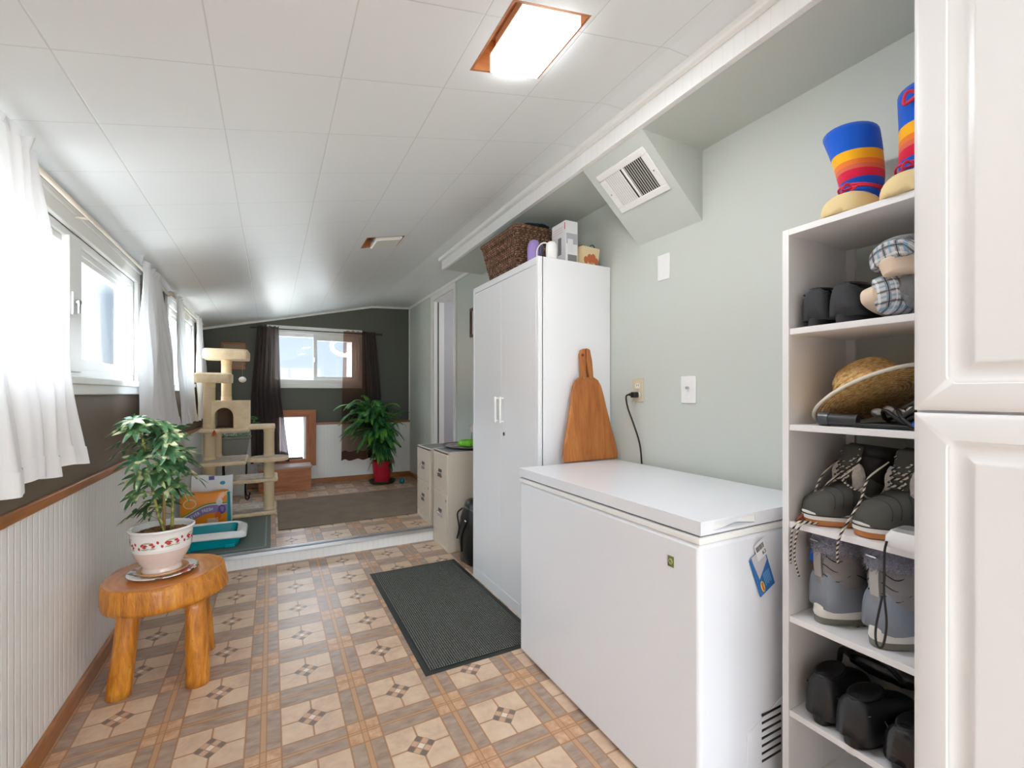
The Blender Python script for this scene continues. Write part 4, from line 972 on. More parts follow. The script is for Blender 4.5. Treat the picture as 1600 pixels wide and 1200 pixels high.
# ------------------------------------------------------------------ rugs and mats
m = Mat('grey_black_door_mat', (70, 74, 70), 0.95, 0.1); x, y, z = m.xyz()
a = ((x + y) * 300.0).sin(); b = ((x - y) * 300.0).sin(); wv = (a * b)
m.color(m.mix((wv + m.noise(260, 2) * 1.4 - 0.7) > 0.12, (46, 48, 47), (122, 122, 116))); m.bump(wv, 0.5, 0.004); M['matpile'] = m
r = thing('door_mat', 'dark grey textured door mat on the patterned floor by the tall cabinet', 'mat', (0.86, 2.43, 0))
bx(0.563, 1.139, 1.828, 3.031, 0.0005, 0.004).build('rubber_border', Mat('black_rubber', (36, 38, 36), 0.6), r, bevel=0.002)
bx(0.590, 1.112, 1.855, 3.004, 0.004, 0.009).build('pile', M['matpile'], r, bevel=0.003)
m = Mat('brown_rug_pile', (132, 112, 94), 0.95, 0.1); n = m.noise(240, 3); m.color(m.ramp(n * 0.6 + m.noise(6, 2) * 0.4, [(0.3, (112, 98, 84)), (0.7, (140, 124, 108))])); m.bump(n, 0.5, 0.004)
r = thing('brown_rug', 'plain brown rug on the raised floor between the cat tree and filing cabinets', 'rug', (0.6, 4.5, ZS))
bx(0.048, 1.50, 3.985, 5.09, ZS + 0.0005, ZS + 0.008).build('pile', m, r, bevel=0.003)
m = Mat('grey_green_litter_mat', (108, 118, 114), 0.8, 0.2); x, y, z = m.xyz()
m.color(m.mix(((x * 260.0).sin() * (y * 260.0).sin() > 0.2) * 0.6, (104, 114, 110), (128, 136, 132)))
r = thing('litter_mat', 'flat grey-green mat under the teal litter box at the step edge', 'mat', (-0.3, 4.0, ZS))
bx(-0.625, -0.005, 3.575, 4.52, ZS + 0.0005, ZS + 0.005).build('pad', m, r, bevel=0.002)
mb = MB(); frame_rect(mb, lambda m_, u0, u1, z0, z1, d0, d1: m_.box(u0, u1, z0, z1, d0, d1), -0.60, -0.03, 3.60, 4.495, 0.012, ZS + 0.0055, ZS + 0.0062); mb.build('border_line', Mat('mat_border', (132, 142, 138), 0.8), r)

# ------------------------------------------------------------------ litter box
teal = plastic('teal_plastic', (0, 158, 170), 0.25); lw = plastic('white_plastic_rim', (236, 238, 240), 0.25)
r = thing('litter_box', 'teal litter box with a wide white rim near the step edge', 'litter box', (-0.38, 3.86, ZS + 0.005))
def rrect(x0, x1, y0, y1, rad_, z_, n=6):
    pts = []
    for cx_, cy_, a0 in ((x1 - rad_, y1 - rad_, 0), (x0 + rad_, y1 - rad_, PI / 2), (x0 + rad_, y0 + rad_, PI), (x1 - rad_, y0 + rad_, 3 * PI / 2)):
        for k in range(n + 1):
            a = a0 + k * PI / 2 / n; pts.append((cx_ + rad_ * math.cos(a), cy_ + rad_ * math.sin(a), z_ if not callable(z_) else z_(cx_ + rad_ * math.cos(a))))
    return pts
lx0, lx1, ly0, ly1 = -0.600, -0.155, 3.675, 4.03; g = ZS + 0.006
zr = lambda k: (lambda x_: g + k - 0.022 * max(0, min(1, (x_ - lx1 + 0.12) / 0.12)))
MB().rings([rrect(lx0 + 0.05, lx1 - 0.06, ly0 + 0.035, ly1 - 0.035, 0.04, g), rrect(lx0 + 0.04, lx1 - 0.045, ly0 + 0.028, ly1 - 0.03, 0.045, g + 0.012), rrect(lx0 + 0.02, lx1 - 0.022, ly0 + 0.012, ly1 - 0.014, 0.05, g + 0.085),
            rrect(lx0 + 0.03, lx1 - 0.032, ly0 + 0.02, ly1 - 0.02, 0.05, g + 0.085), rrect(lx0 + 0.055, lx1 - 0.07, ly0 + 0.042, ly1 - 0.045, 0.04, g + 0.012)]).build('tray', teal, r, smooth=False, bevel=0.004)
MB().rings([rrect(lx0 + 0.015, lx1 - 0.012, ly0 + 0.008, ly1 - 0.008, 0.055, zr(0.072)), rrect(lx0, lx1, ly0 - 0.003, ly1, 0.06, zr(0.080)), rrect(lx0 + 0.006, lx1 - 0.004, ly0 + 0.008, ly1 - 0.006, 0.06, zr(0.104)), rrect(lx0 + 0.025, lx1 - 0.03, ly0 + 0.03, ly1 - 0.028, 0.05, zr(0.116)), rrect(lx0 + 0.035, lx1 - 0.062, ly0 + 0.044, ly1 - 0.036, 0.045, zr(0.104)), rrect(lx0 + 0.036, lx1 - 0.064, ly0 + 0.046, ly1 - 0.038, 0.045, zr(0.08))], cap0=False, cap1=False).build('rim', lw, r, bevel=0.003)
MB().rings([rrect(lx0 + 0.036, lx1 - 0.064, ly0 + 0.046, ly1 - 0.038, 0.04, g + 0.099), rrect(lx0 + 0.06, lx1 - 0.085, ly0 + 0.07, ly1 - 0.06, 0.04, g + 0.03)], cap0=False, cap1=True).build('inner_wall', teal, r, smooth=False)
for fx in (lx1 - 0.10, lx0 + 0.09): MB().rings([rrect(fx - 0.035, fx + 0.035, ly0 + 0.018, ly0 + 0.06, 0.012, g), rrect(fx - 0.028, fx + 0.028, ly0 + 0.016, ly0 + 0.06, 0.012, g + 0.022)]).build('foot', teal, r, bevel=0.003)

# ------------------------------------------------------------------ litter bags
m = Mat('orange_printed_plastic', (238, 142, 30), 0.3, coat=0.2)
r = thing('cat_litter_bag', 'bright orange litter bag with a purple lettered ribbon and teal side behind the litter box', 'bag', (-0.49, 4.38, ZS + 0.006))
Yf = 4.325; bx0, bx1, bz0, bz1 = -0.625, -0.315, ZS + 0.006, ZS + 0.276
def bulge(u, v, k): return k * (1 - (2 * u - 1) ** 4) * (1 - (2 * v - 1) ** 4)
mb = MB(); F_ = lambda x_, z_: Yf - bulge((x_ - bx0) / (bx1 - bx0), (z_ - bz0) / (bz1 - bz0), 0.014)
mb.grid(lambda u, v: (bx0 + (bx1 - bx0) * u, Yf - bulge(u, v, 0.014), bz0 + (bz1 - bz0) * v + 0.004 * math.sin(9 * u) * v), 24, 14)
mb.grid(lambda u, v: (bx0 + (bx1 - bx0) * u, Yf + 0.08 + bulge(u, v, 0.008), bz0 + (bz1 - bz0) * v + 0.004 * math.sin(9 * u) * v), 24, 14)
mb.grid(lambda u, v: (bx0 + (bx1 - bx0) * u, Yf + 0.08 * v, bz1 + 0.004 * math.sin(9 * u) + 0.012 * math.sin(PI * v)), 24, 4)
mb.build('bag', m, r, smooth=True)
mb = MB()
for xx in (bx0, bx1): mb.grid(lambda u, v: (xx + (0.026 if xx == bx1 else -0.006) * math.sin(PI * u) * (1 - 0.4 * v), Yf + 0.08 * u, bz0 + (bz1 - bz0) * v), 8, 8)
mb.build('side_gusset', plastic('teal_print', (20, 160, 178), 0.3), r, smooth=True)
MB().tube([(bx1 - 0.01, Yf, bz1), (bx1 + 0.012, Yf + 0.02, bz1 + 0.004), (bx1 + 0.028, Yf + 0.02, bz1 - 0.012)], 0.005, 6).build('seal_tab', lw, r, smooth=True)
def ribbon(name, f0, f1, off, m_):
    mb = MB(); mb.grid(lambda u, v: ((lambda x_, z_: (x_, F_(x_, z_) - off, z_))(bx0 + 0.004 + (bx1 - bx0 - 0.006) * u, bz0 + (bz1 - bz0) * (f0(u) + (f1(u) - f0(u)) * v))), 24, 2); return mb.build(name, m_, r, smooth=True)
wv = lambda u: 0.30 + 0.30 * u + 0.08 * math.sin(5.2 * u - 1.2)
ribbon('green_band', lambda u: wv(u) + 0.13, lambda u: wv(u) + 0.17, 0.0012, Mat('print_green', (92, 158, 70), 0.3))
ribbon('white_line', lambda u: wv(u) + 0.105, lambda u: wv(u) + 0.125, 0.0013, lw)
rb = ribbon('ribbon', lambda u: wv(u) - 0.13, lambda u: wv(u) + 0.10, 0.0014, Mat('print_lavender', (140, 122, 176), 0.3))
wht = Mat('print_white', (244, 244, 244), 0.4)
for i, ch in enumerate('FOREVER FRESH'):
    u_ = 0.10 + i * 0.047; x_ = bx0 + 0.004 + (bx1 - bx0 - 0.006) * u_; z_ = bz0 + (bz1 - bz0) * (wv(u_) - 0.02)
    if ch == ' ': continue
    sl_ = math.atan2((wv(u_ + 0.02) - wv(u_ - 0.02)) * 0.27, 0.04 * 0.31)
    text('letter', ch, 0.044 if ch == 'F' and i == 0 else 0.036, Matrix.Translation((x_, F_(x_, z_) - 0.0035, z_)) @ Matrix.Rotation(PI / 2, 4, 'X') @ Matrix.Rotation(sl_, 4, 'Z'), wht, r, 0.0003, font_scale=(0.72, 1))
def disc(name, u_, v_, ra, rb_, m_, off):
    x_ = bx0 + (bx1 - bx0) * u_; z_ = bz0 + (bz1 - bz0) * v_
    mb = MB(); c_ = [(x_ + ra * math.cos(a), F_(x_ + ra * math.cos(a), z_ + rb_ * math.sin(a)) - off, z_ + rb_ * math.sin(a)) for a in [2 * PI * i / 24 for i in range(24)]]; mb.face(c_); return mb.build(name, m_, r)
disc('badge', 0.20, 0.74, 0.044, 0.038, Mat('print_cream', (232, 206, 150), 0.3), 0.0018); disc('badge', 0.20, 0.74, 0.036, 0.030, Mat('print_orange', (234, 150, 60), 0.3), 0.0022)
disc('badge', 0.88, 0.50, 0.026, 0.036, Mat('print_violet', (98, 70, 148), 0.3), 0.0019); disc('badge', 0.83, 0.74, 0.022, 0.030, Mat('print_pale', (214, 212, 196), 0.3), 0.0022); disc('badge', 0.80, 0.34, 0.022, 0.030, Mat('print_deep_orange', (212, 104, 36), 0.3), 0.0022)
mb = MB(); mb.grid(lambda u, v: ((lambda x_, z_: (x_, F_(x_, z_) - 0.0021, z_))(bx0 + 0.178 + 0.072 * u, bz0 + 0.02 + 0.055 * v)), 6, 4); mb.build('label_patch', Mat('print_peach', (228, 200, 170), 0.3), r)
r = thing('white_pouch', 'white paper pouch with a purple tab and teal dot standing behind the orange bag', 'pouch', (-0.43, 4.51, ZS))
Yp = 4.445
mb = MB()
for s_ in (0, 1): mb.grid(lambda u, v: (-0.575 + 0.285 * u + 0.006 * v, Yp + (0.05 if s_ else 0) * (1 - v * 0.85) + (1 if s_ else -1) * bulge(u, v, 0.010), ZS + 0.010 + 0.395 * v + 0.006 * math.sin(7 * u) * v - 0.012 * u * v), 16, 14)
mb.grid(lambda u, v: (-0.575 + 0.285 * 1 + 0.006 * v, Yp + 0.05 * (1 - v * 0.85) * u, ZS + 0.010 + 0.395 * v - 0.012 * v), 3, 8)
mb.build('pouch', Mat('white_paper', (228, 234, 238), 0.4), r, smooth=True)
bx(-0.450, -0.412, Yp - 0.013, Yp - 0.010, ZS + 0.365, ZS + 0.395).build('tab', Mat('tab_purple', (92, 84, 160), 0.4), r)
mb = MB(); mb.prism([(0.019 * math.cos(a), 0.015 * math.sin(a)) for a in [2 * PI * i / 20 for i in range(20)]], 0, 0.002, Matrix.Translation((-0.355, Yp - 0.010, ZS + 0.335)) @ Matrix.Rotation(PI / 2, 4, 'X')); mb.build('dot', Mat('dot_teal', (42, 168, 184), 0.4), r)

# ------------------------------------------------------------------ cat tree
m = Mat('cream_plush', (222, 200, 168), 0.95, 0.1, sheen=0.3); n = m.noise(150, 4); m.color(m.ramp(n * 0.4 + m.noise(14, 3) * 0.6, [(0.35, (220, 194, 156)), (0.65, (240, 220, 186))])); m.bump(n, 0.6, 0.006); M['plush'] = m
m = Mat('marbled_carpet_top', (206, 198, 184), 0.95, 0.1); n = m.noise(20, 4, m.coord(scale=(1, 3, 1)), 0.6, 1.0); m.color(m.ramp(n, [(0.4, (168, 160, 150)), (0.55, (212, 204, 190)), (0.7, (226, 216, 198))])); m.bump(m.noise(150, 3), 0.5, 0.005); M['marble'] = m
m = Mat('sisal_wrap', (226, 204, 166), 0.9, 0.1); x, y, z = m.xyz(); m.bump((z * 900.0).sin(), 0.35, 0.003); m.color(m.mix((z * 900.0).sin() * 0.15 + 0.15, (228, 208, 172), (184, 156, 116))); M['sisal'] = m
r = thing('cat_tree', 'tall cream cat tree with condo, perches and sisal posts by the back left window', 'cat tree', (-0.28, 4.76, ZS))
def slab(name, x0, x1, y0, y1, z0, z1, m_=None, bev=0.012, top=True):
    o = bx(x0, x1, y0, y1, z0, z1).build(name, m_ or M['plush'], r, bevel=bev, seg=3)
    if top: bx(x0 + 0.012, x1 - 0.012, y0 + 0.012, y1 - 0.012, z1 - 0.002, z1 + 0.002).build('carpet_top', M['marble'], o)
    return o
slab('base', -0.60, 0.037, 4.54, 4.99, ZS, ZS + 0.034)
def post(x_, y_, z0, z1, rad_=0.043):
    o = MB().cyl((x_, y_, z0), (x_, y_, z1), rad_, n=28).build('post', M['sisal'], r, smooth=False, autos=True)
    H_ = z1 - z0
    for f in ((0.0, 0.10), (0.90, 1.0)) + (((0.44, 0.56),) if H_ > 0.4 else ()):
        MB().cyl((x_, y_, z0 + H_ * f[0]), (x_, y_, z0 + H_ * f[1]), rad_ + 0.002, n=28).build('plush_band', M['plush'], o, autos=True)
    return o
post(-0.018, 4.63, ZS + 0.034, 0.39); post(-0.018, 4.63, 0.42, 0.575, 0.043); post(-0.018, 4.63, 0.61, 0.855, 0.043)
post(-0.465, 4.63, ZS + 0.034, 0.575, 0.045); post(-0.465, 4.63, 0.605, 0.843, 0.045); post(-0.465, 4.60, 0.873, 1.262, 0.045)
post(-0.425, 4.83, 0.605, 0.843, 0.032)
post(-0.355, 4.80, 1.106, 1.472, 0.040)
slab('lower_step', -0.30, 0.052, 4.55, 4.90, 0.390, 0.420)
slab('left_step', -0.515, -0.185, 4.40, 4.88, 0.575, 0.605)
mb = MB(); el = [(-0.022 + 0.162 * math.cos(a), 4.58 + 0.125 * math.sin(a)) for a in [2 * PI * i / 40 for i in range(40)]]
mb.prism(el, 0.575, 0.612); o = mb.build('oval_perch', M['plush'], r, bevel=0.012, seg=3)
mb = MB(); mb.prism([(-0.022 + 0.148 * math.cos(a), 4.58 + 0.111 * math.sin(a)) for a in [2 * PI * i / 40 for i in range(40)]], 0.6115, 0.6145); mb.build('carpet_top', M['marble'], o)
slab('condo_shelf', -0.535, -0.170, 4.50, 4.95, 0.843, 0.873, top=False)
slab('side_shelf', -0.205, 0.032, 4.555, 4.90, 0.855, 0.888, top=False)
# condo with an arched doorway
cx0, cx1, cy0, cy1, cz0, cz1 = -0.445, -0.172, 4.56, 4.92, 0.873, 1.108
arch = [(-0.428, cz0), (-0.428, 0.975)] + [(-0.355 + 0.073 * math.cos(PI - a), 0.975 + 0.080 * math.sin(a)) for a in [PI * i / 14 for i in range(1, 14)]] + [(-0.282, 0.975), (-0.282, cz0)]
mb = MB()
fr_ = []
n_ = len(arch)
def outer(i):
    px_, pz_ = arch[i]
    if i <= 1: return (cx0, cz0 if i == 0 else 1.02)
    if i >= n_ - 2: return (cx1, cz0 if i == n_ - 1 else 1.02)
    t = (i - 2) / (n_ - 5); 
    if t < 0.25: return (cx0, 1.02 + (cz1 - 1.02) * t / 0.25)
    if t > 0.75: return (cx1, cz1 - (cz1 - 1.02) * (t - 0.75) / 0.25)
    return (cx0 + (cx1 - cx0) * (t - 0.25) / 0.5, cz1)
for i in range(n_ - 1):
    a, b = arch[i], arch[i + 1]; c_, d = outer(i), outer(i + 1)
    mb.rings([[(a[0], y_, a[1]), (b[0], y_, b[1]), (d[0], y_, d[1]), (c_[0], y_, c_[1])] for y_ in (cy0, cy0 + 0.016)])
bmesh.ops.remove_doubles(mb.bm, verts=mb.bm.verts, dist=0.0002)
mb.build('condo_front', M['plush'], r)
mb = MB(); mb.box(cx0, cx0 + 0.016, cy0 + 0.016, cy1, cz0, cz1); mb.box(cx1 - 0.016, cx1, cy0 + 0.016, cy1, cz0, cz1); mb.box(cx0 + 0.016, cx1 - 0.016, cy0 + 0.016, cy1, cz1 - 0.016, cz1); mb.box(cx0 + 0.016, cx1 - 0.016, cy1 - 0.016, cy1, cz0, cz1 - 0.016)
mb.build('condo_box', M['plush'], r)
MB().tube([(p[0], cy0 - 0.001, p[1]) for p in arch], 0.006, 8).build('door_piping', M['plush'], r, smooth=True)
mb = MB(); mb.box(cx0 + 0.017, cx1 - 0.017, cy0 + 0.03, cy1 - 0.017, cz0 + 0.001, cz0 + 0.006); mb.box(cx0 + 0.017, cx1 - 0.017, cy1 - 0.03, cy1 - 0.0165, cz0, cz1 - 0.017); mb.build('condo_lining', Mat('brown_lining', (128, 104, 84), 0.95), r)
def bed(x0, x1, y0, y1, z0, z1, k):
    mb = MB(); rs = []
    for i, z_ in ((0.0, z0), (-0.004, z0 + 0.02), (-0.004, z1 - 0.014), (0.008, z1), (0.030, z1), (0.040, z1 - 0.014), (0.042, z0 + 0.03)): rs.append(rrect(x0 + i, x1 - i, y0 + i, y1 - i, 0.035, z_))
    mb.rings(rs); return mb.build(k, M['plush'], r, smooth=False, autos=True)
bed(-0.560, -0.300, 4.49, 4.73, 1.262, 1.345, 'middle_bed'); bed(-0.515, -0.180, 4.62, 4.95, 1.472, 1.558, 'top_bed')
o = MB().tube([(-0.225, 4.64, 1.475), (-0.224, 4.64, 1.325)], 0.0012, 5).build('toy_string', Mat('toy_string', (170, 160, 150), 0.8), r)
MB().sphere((-0.224, 4.64, 1.293), 0.030, 18, 12, sc=(1, 1, 0.85), wob=lambda d: 0.05 * noise.noise(d * 5)).build('ball_toy', Mat('fluffy_toy', (238, 232, 222), 0.95), r, smooth=True)
mb = MB(); rr_ = random.Random(3)
for k in range(26): 
    a = rr_.random() * 6.28; leaflet(mb, Vector((-0.418, 4.49, 0.868)), Vector((math.cos(a) * 0.35, math.sin(a) * 0.35 - 0.1, -1)), rr_.uniform(0.03, 0.055), 0.006, Vector((math.cos(a + 1.5), math.sin(a + 1.5), 0.1)), 0.1, 4)
mb.build('feather_toy', Mat('orange_feathers', (226, 144, 88), 0.9), r)

# ------------------------------------------------------------------ planter on iron stand, grey bin
r = thing('trough_planter', 'grey trough planter with green seedlings on an iron stand behind the cat tree', 'planter', (-0.32, 5.4, 0.56))
gp = plastic('grey_planter', (126, 124, 118), 0.45)
def tr(x0, x1, y0, y1, z_): return [(x0, y0, z_), (x1, y0, z_), (x1, y1, z_), (x0, y1, z_)]
MB().rings([tr(-0.435, -0.225, 5.33, 5.46, 0.56), tr(-0.462, -0.198, 5.305, 5.485, 0.715), tr(-0.475, -0.185, 5.295, 5.495, 0.717), tr(-0.478, -0.182, 5.292, 5.498, 0.735), tr(-0.465, -0.195, 5.305, 5.485, 0.735), tr(-0.46, -0.20, 5.31, 5.48, 0.715)]).build('trough', gp, r, bevel=0.004)
mb = MB(); rr_ = random.Random(5); gl = Mat('seedling_green', (66, 130, 58), 0.5); gl.sheet(0.2)
for k in range(26):
    p = Vector((rr_.uniform(-0.45, -0.21), rr_.uniform(5.32, 5.47), 0.715))
    for q in range(4): a = rr_.random() * 6.28; leaflet(mb, p + Vector((0, 0, rr_.uniform(0.0, 0.05))), Vector((math.cos(a), math.sin(a), 0.5)), rr_.uniform(0.03, 0.05), 0.010, droop=0.5)
p0 = Vector((-0.22, 5.40, 0.715)); p1 = Vector((-0.155, 5.38, 0.90)); 
for q in range(22): a = rr_.random() * 6.28; leaflet(mb, p1 + Vector((rr_.uniform(-.03, .04), 0, rr_.uniform(-0.04, 0.035))), Vector((math.cos(a), math.sin(a), 0.35)), rr_.uniform(0.04, 0.06), 0.012, droop=0.5)
mb.build('seedlings', gl, r); MB().tube([p0, (p0 + p1) / 2 + Vector((0.01, 0, 0.02)), p1], 0.003, 6).build('stem', M['greenstem'], r)
iron = Mat('black_iron', (34, 32, 32), 0.5, metal=0.6)
r = thing('plant_stand', 'black iron plant stand with curled feet under the grey trough planter', 'plant stand', (-0.32, 5.4, ZS))
for x_ in (-0.415, -0.235):
    for y_, s_ in ((5.33, -1), (5.46, 1)):
        d_ = 1 if x_ > -0.3 else -1
        MB().tube(spline([(x_, y_, 0.556), (x_ + 0.01 * d_, y_ + s_ * 0.004, 0.42), (x_ + 0.0 * d_, y_ + s_ * 0.01, 0.20), (x_ + 0.010 * d_, y_ + s_ * 0.02, ZS + 0.008), (x_ + 0.035 * d_, y_ + s_ * 0.03, ZS + 0.012), (x_ + 0.036 * d_, y_ + s_ * 0.03, ZS + 0.04)]), 0.006, 8).build('leg', iron, r, smooth=True)
mb = MB(); frame_rect(mb, lambda m_, u0, u1, z0, z1, d0, d1: m_.box(u0, u1, z0, z1, d0, d1), -0.425, -0.225, 5.325, 5.465, 0.012, 0.550, 0.559); mb.build('top_ring', iron, r)
r = thing('grey_bin', 'plain pale grey bin on the floor behind the iron plant stand', 'bin', (-0.36, 5.64, ZS))
mb = MB(); mb.rings([rrect(-0.50, -0.24, 5.56, 5.72, 0.03, ZS), rrect(-0.525, -0.215, 5.545, 5.735, 0.035, 0.43), rrect(-0.535, -0.205, 5.535, 5.745, 0.035, 0.432), rrect(-0.535, -0.205, 5.535, 5.745, 0.035, 0.45), rrect(-0.515, -0.225, 5.555, 5.725, 0.03, 0.45), rrect(-0.50, -0.24, 5.565, 5.715, 0.03, 0.14)])
mb.build('tub', plastic('pale_grey_plastic', (196, 196, 190), 0.4), r, bevel=0.003)

# ------------------------------------------------------------------ feathery plant in red pot
FP = (1.175, 5.56)
r = thing('plant_saucer', 'dark green saucer on the floor under the red plant pot', 'saucer', (FP[0], FP[1], ZS))
MB().lathe([(0.130, 0), (0.138, 0.003), (0.156, 0.034), (0.160, 0.036), (0.156, 0.038), (0.136, 0.008), (0.02, 0.007)], (FP[0], FP[1], ZS), 40).build('dish', Mat('dark_green_plastic', (58, 74, 50), 0.4), r, smooth=True)
r = thing('feathery_plant', 'large feathery green houseplant in a red pot in the back right corner', 'potted plant', (FP[0], FP[1], ZS + 0.009))
red = plastic('red_plastic', (172, 22, 46), 0.3)
pot_z = ZS + 0.010
MB().lathe([(0.086, 0), (0.090, 0.003), (0.112, 0.225), (0.119, 0.226), (0.121, 0.258), (0.117, 0.260), (0.112, 0.255), (0.108, 0.225)], (FP[0], FP[1], pot_z), 40).build('pot', red, r, smooth=False, autos=True)
MB().lathe([(0.11, 0.22), (0.108, 0.232), (0.05, 0.236), (0.01, 0.238)], (FP[0], FP[1], pot_z), 30, wob=lambda a, z_: 0.0).build('soil', M['soil'], r)
m = Mat('feathery_green', (30, 98, 48), 0.55, 0.3); m.color(m.ramp(m.noise(7, 3), [(0.35, (22, 78, 50)), (0.5, (38, 116, 64)), (0.66, (100, 170, 60))])); m.sheet(0.25); M['fern'] = m
mb = MB(); st_ = MB(); rr_ = random.Random(21)
trunk = spline([(FP[0], FP[1], pot_z + 0.22), (FP[0] + 0.0, FP[1] - 0.0, 0.50), (FP[0] - 0.05, FP[1] - 0.01, 0.72), (FP[0] - 0.13, FP[1] - 0.03, 1.05)], 6)
st_.tube(trunk, [0.011 * (1 - 0.5 * i / len(trunk)) for i in range(len(trunk))], 8)
def frond(p, az, L_, rise, droop, W_):
    d = Vector((math.cos(az), math.sin(az), 0)); pts = []
    N_ = 20
    for i in range(N_ + 1):
        t = i / N_; q = Vector(p) + d * (L_ * (t - 0.15 * t * t)) + Vector((0, 0, rise * math.sin(min(1, t * 1.1) * PI * 0.5) - droop * t * t))
        q.x = min(q.x, 1.575); q.y = min(q.y, 5.80); pts.append(q)
    st_.tube(pts[::3] + [pts[-1]], 0.0016, 4)
    for i in range(2, N_):
        for hh in (0, 0.25, 0.5, 0.75):
            t = (i + hh) / N_; a = pts[i].lerp(pts[i + 1], hh); tn = (pts[i + 1] - pts[i - 1]).normalized(); sd = tn.cross(Vector((0, 0, 1))).normalized()
            w_ = W_ * math.sin(PI * (0.12 + 0.82 * t)) ** 0.8
            for s_ in (-1, 1):
                dd = (sd * s_ + tn * 0.65 + Vector((0, 0, -0.30 + 0.1 * rr_.random()))).normalized()
                e_ = a + dd * w_ * rr_.uniform(0.8, 1.1); 
                e_.x = min(e_.x, 1.59); e_.y = min(e_.y, 5.84)
                nn = tn * 0.0036; m_ = a.lerp(e_, 0.5) + Vector((0, 0, 0.004))
                mb.face((a - nn * 0.4, m_ - nn, e_, m_ + nn)); 
for k in range(260):
    t = 0.22 + 0.78 * rr_.random() ** 0.6; p = trunk[int(t * (len(trunk) - 1))]; 
    if p.z < 0.47: p = trunk[4]
    az = rr_.random() * 2 * PI; off_ = rr_.uniform(0, 0.16) if p.z > 0.62 else 0; p = Vector((min(1.5, p.x + off_ * math.cos(az)), min(5.7, p.y + off_ * math.sin(az)), p.z - off_ * 0.1)); low = (1.06 - p.z) / 0.55
    L_ = rr_.uniform(0.26, 0.50) * (1.0 if math.cos(az) < 0.3 else 0.8) * (1.0 - 0.45 * max(0, low))
    if math.sin(az) > 0.2: L_ *= 0.6
    frond(p, az, L_, rr_.uniform(0.0, 0.22) * (1 - 0.4 * low), rr_.uniform(0.02, 0.20) + 0.06 * low, rr_.uniform(0.035, 0.060))
mb.build('fronds', M['fern'], r); st_.build('stems', M['greenstem'], r, smooth=True)
r = thing('teal_ball', 'small teal see-through toy ball on the floor right of the red pot saucer', 'toy', (1.375, 5.40, ZS + 0.03))
MB().sphere((1.375, 5.40, ZS + 0.032), 0.032, 20, 14).build('ball', Mat('teal_toy', (0, 110, 120), 0.2, coat=0.4), r, smooth=True)

# ------------------------------------------------------------------ things on top of the tall cabinet
ZC = 1.8425
m = Mat('brown_wicker', (112, 74, 50), 0.6, 0.3); n = m.noise(50, 3); x, y, z = m.xyz(); gz = (z / 0.01175).fract() - 0.5; al = ((x + y) / 0.024).fract(); br = (((z / 0.01175).floor().mod(2.0) * 0.5 + al).fract() - 0.5).abs()
m.color(m.mix((gz.abs() > 0.36).max(br < 0.10) * 0.85, m.ramp(n, [(0.3, (86, 60, 46)), (0.5, (128, 94, 74)), (0.7, (176, 140, 114))]), (44, 28, 22))); M['wicker'] = m
r = thing('wicker_basket', 'dark brown wicker basket on top of the tall white cabinet', 'basket', (1.33, 2.38, ZC))
def bring(t, k=0.0): 
    return (1.185 - 0.025 * t + k, 1.50 + 0.02 * t - k, 2.18 - 0.035 * t + k, 2.53 + 0.085 * t - k)
Hb = 0.235
nst = 20
body = MB()
for i in range(nst):
    t0, t1 = i / nst, (i + 0.86) / nst
    a = bring(t0); b = bring(t1)
    rs = []
    for (x0, x1, y0, y1), z_ in ((a, ZC + Hb * t0), (b, ZC + Hb * t1)):
        pts = []
        P_ = rrect(x0, x1, y0, y1, 0.02, z_, 3); full = []
        for j in range(len(P_)):
            p, q = Vector(P_[j]), Vector(P_[(j + 1) % len(P_)]); N_ = max(1, int((q - p).length / 0.006)); full += [p.lerp(q, s_ / N_) for s_ in range(N_)]
        cc = Vector(((x0 + x1) / 2, (y0 + y1) / 2, z_)); L_ = 0
        for j, p in enumerate(full):
            L_ += (p - full[j - 1]).length if j else 0
            o_ = (p - cc).normalized() * (0.0035 * math.sin(L_ * 2 * PI / 0.024 + (PI if i % 2 else 0))); pts.append(tuple(p + o_))
        rs.append(pts)
    n_ = min(len(rs[0]), len(rs[1]))
    r0 = [rs[0][int(k * len(rs[0]) / n_)] for k in range(n_)]; r1 = [rs[1][int(k * len(rs[1]) / n_)] for k in range(n_)]
    body.rings([r0, r1], False, False)
body.build('weave', M['wicker'], r, thick=0.003)
x0, x1, y0, y1 = bring(0.0, 0.004); bx(x0, x1, y0, y1, ZC, ZC + 0.008).build('bottom', M['wicker'], r)
mb = MB(); x0, x1, y0, y1 = bring(0.0, 0.006); X0, X1, Y0, Y1 = bring(1.0, 0.006)
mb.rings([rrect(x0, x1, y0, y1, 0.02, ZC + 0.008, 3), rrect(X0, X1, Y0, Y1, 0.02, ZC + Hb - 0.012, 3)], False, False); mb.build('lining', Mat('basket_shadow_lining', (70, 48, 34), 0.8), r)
x0, x1, y0, y1 = bring(1.0); MB().tube(rrect(x0, x1, y0, y1, 0.02, ZC + Hb, 4) + [rrect(x0, x1, y0, y1, 0.02, ZC + Hb, 4)[0]], 0.010, 8).build('rim', M['wicker'], r, smooth=True)
dkf = Mat('dark_cloth', (38, 40, 44), 0.9); 
r = thing('folded_cloth', 'dark folded hats and gloves heaped on the wicker basket', 'clothing', (1.30, 2.3, 2.0))
mb = MB(); mb.sphere((1.27, 2.22, 2.098), 0.07, 20, 10, sc=(0.8, 1.15, 0.22), wob=lambda d: 0.15 * noise.noise(d * 3)); mb.build('glove', dkf, r, smooth=True)
mb = MB(); mb.sphere((1.35, 2.24, 2.118), 0.06, 20, 10, sc=(1.1, 1.1, 0.22), wob=lambda d: 0.2 * noise.noise(d * 3 + Vector((4, 0, 0)))); mb.build('hat', Mat('dark_green_knit', (30, 52, 50), 0.9), r, smooth=True)
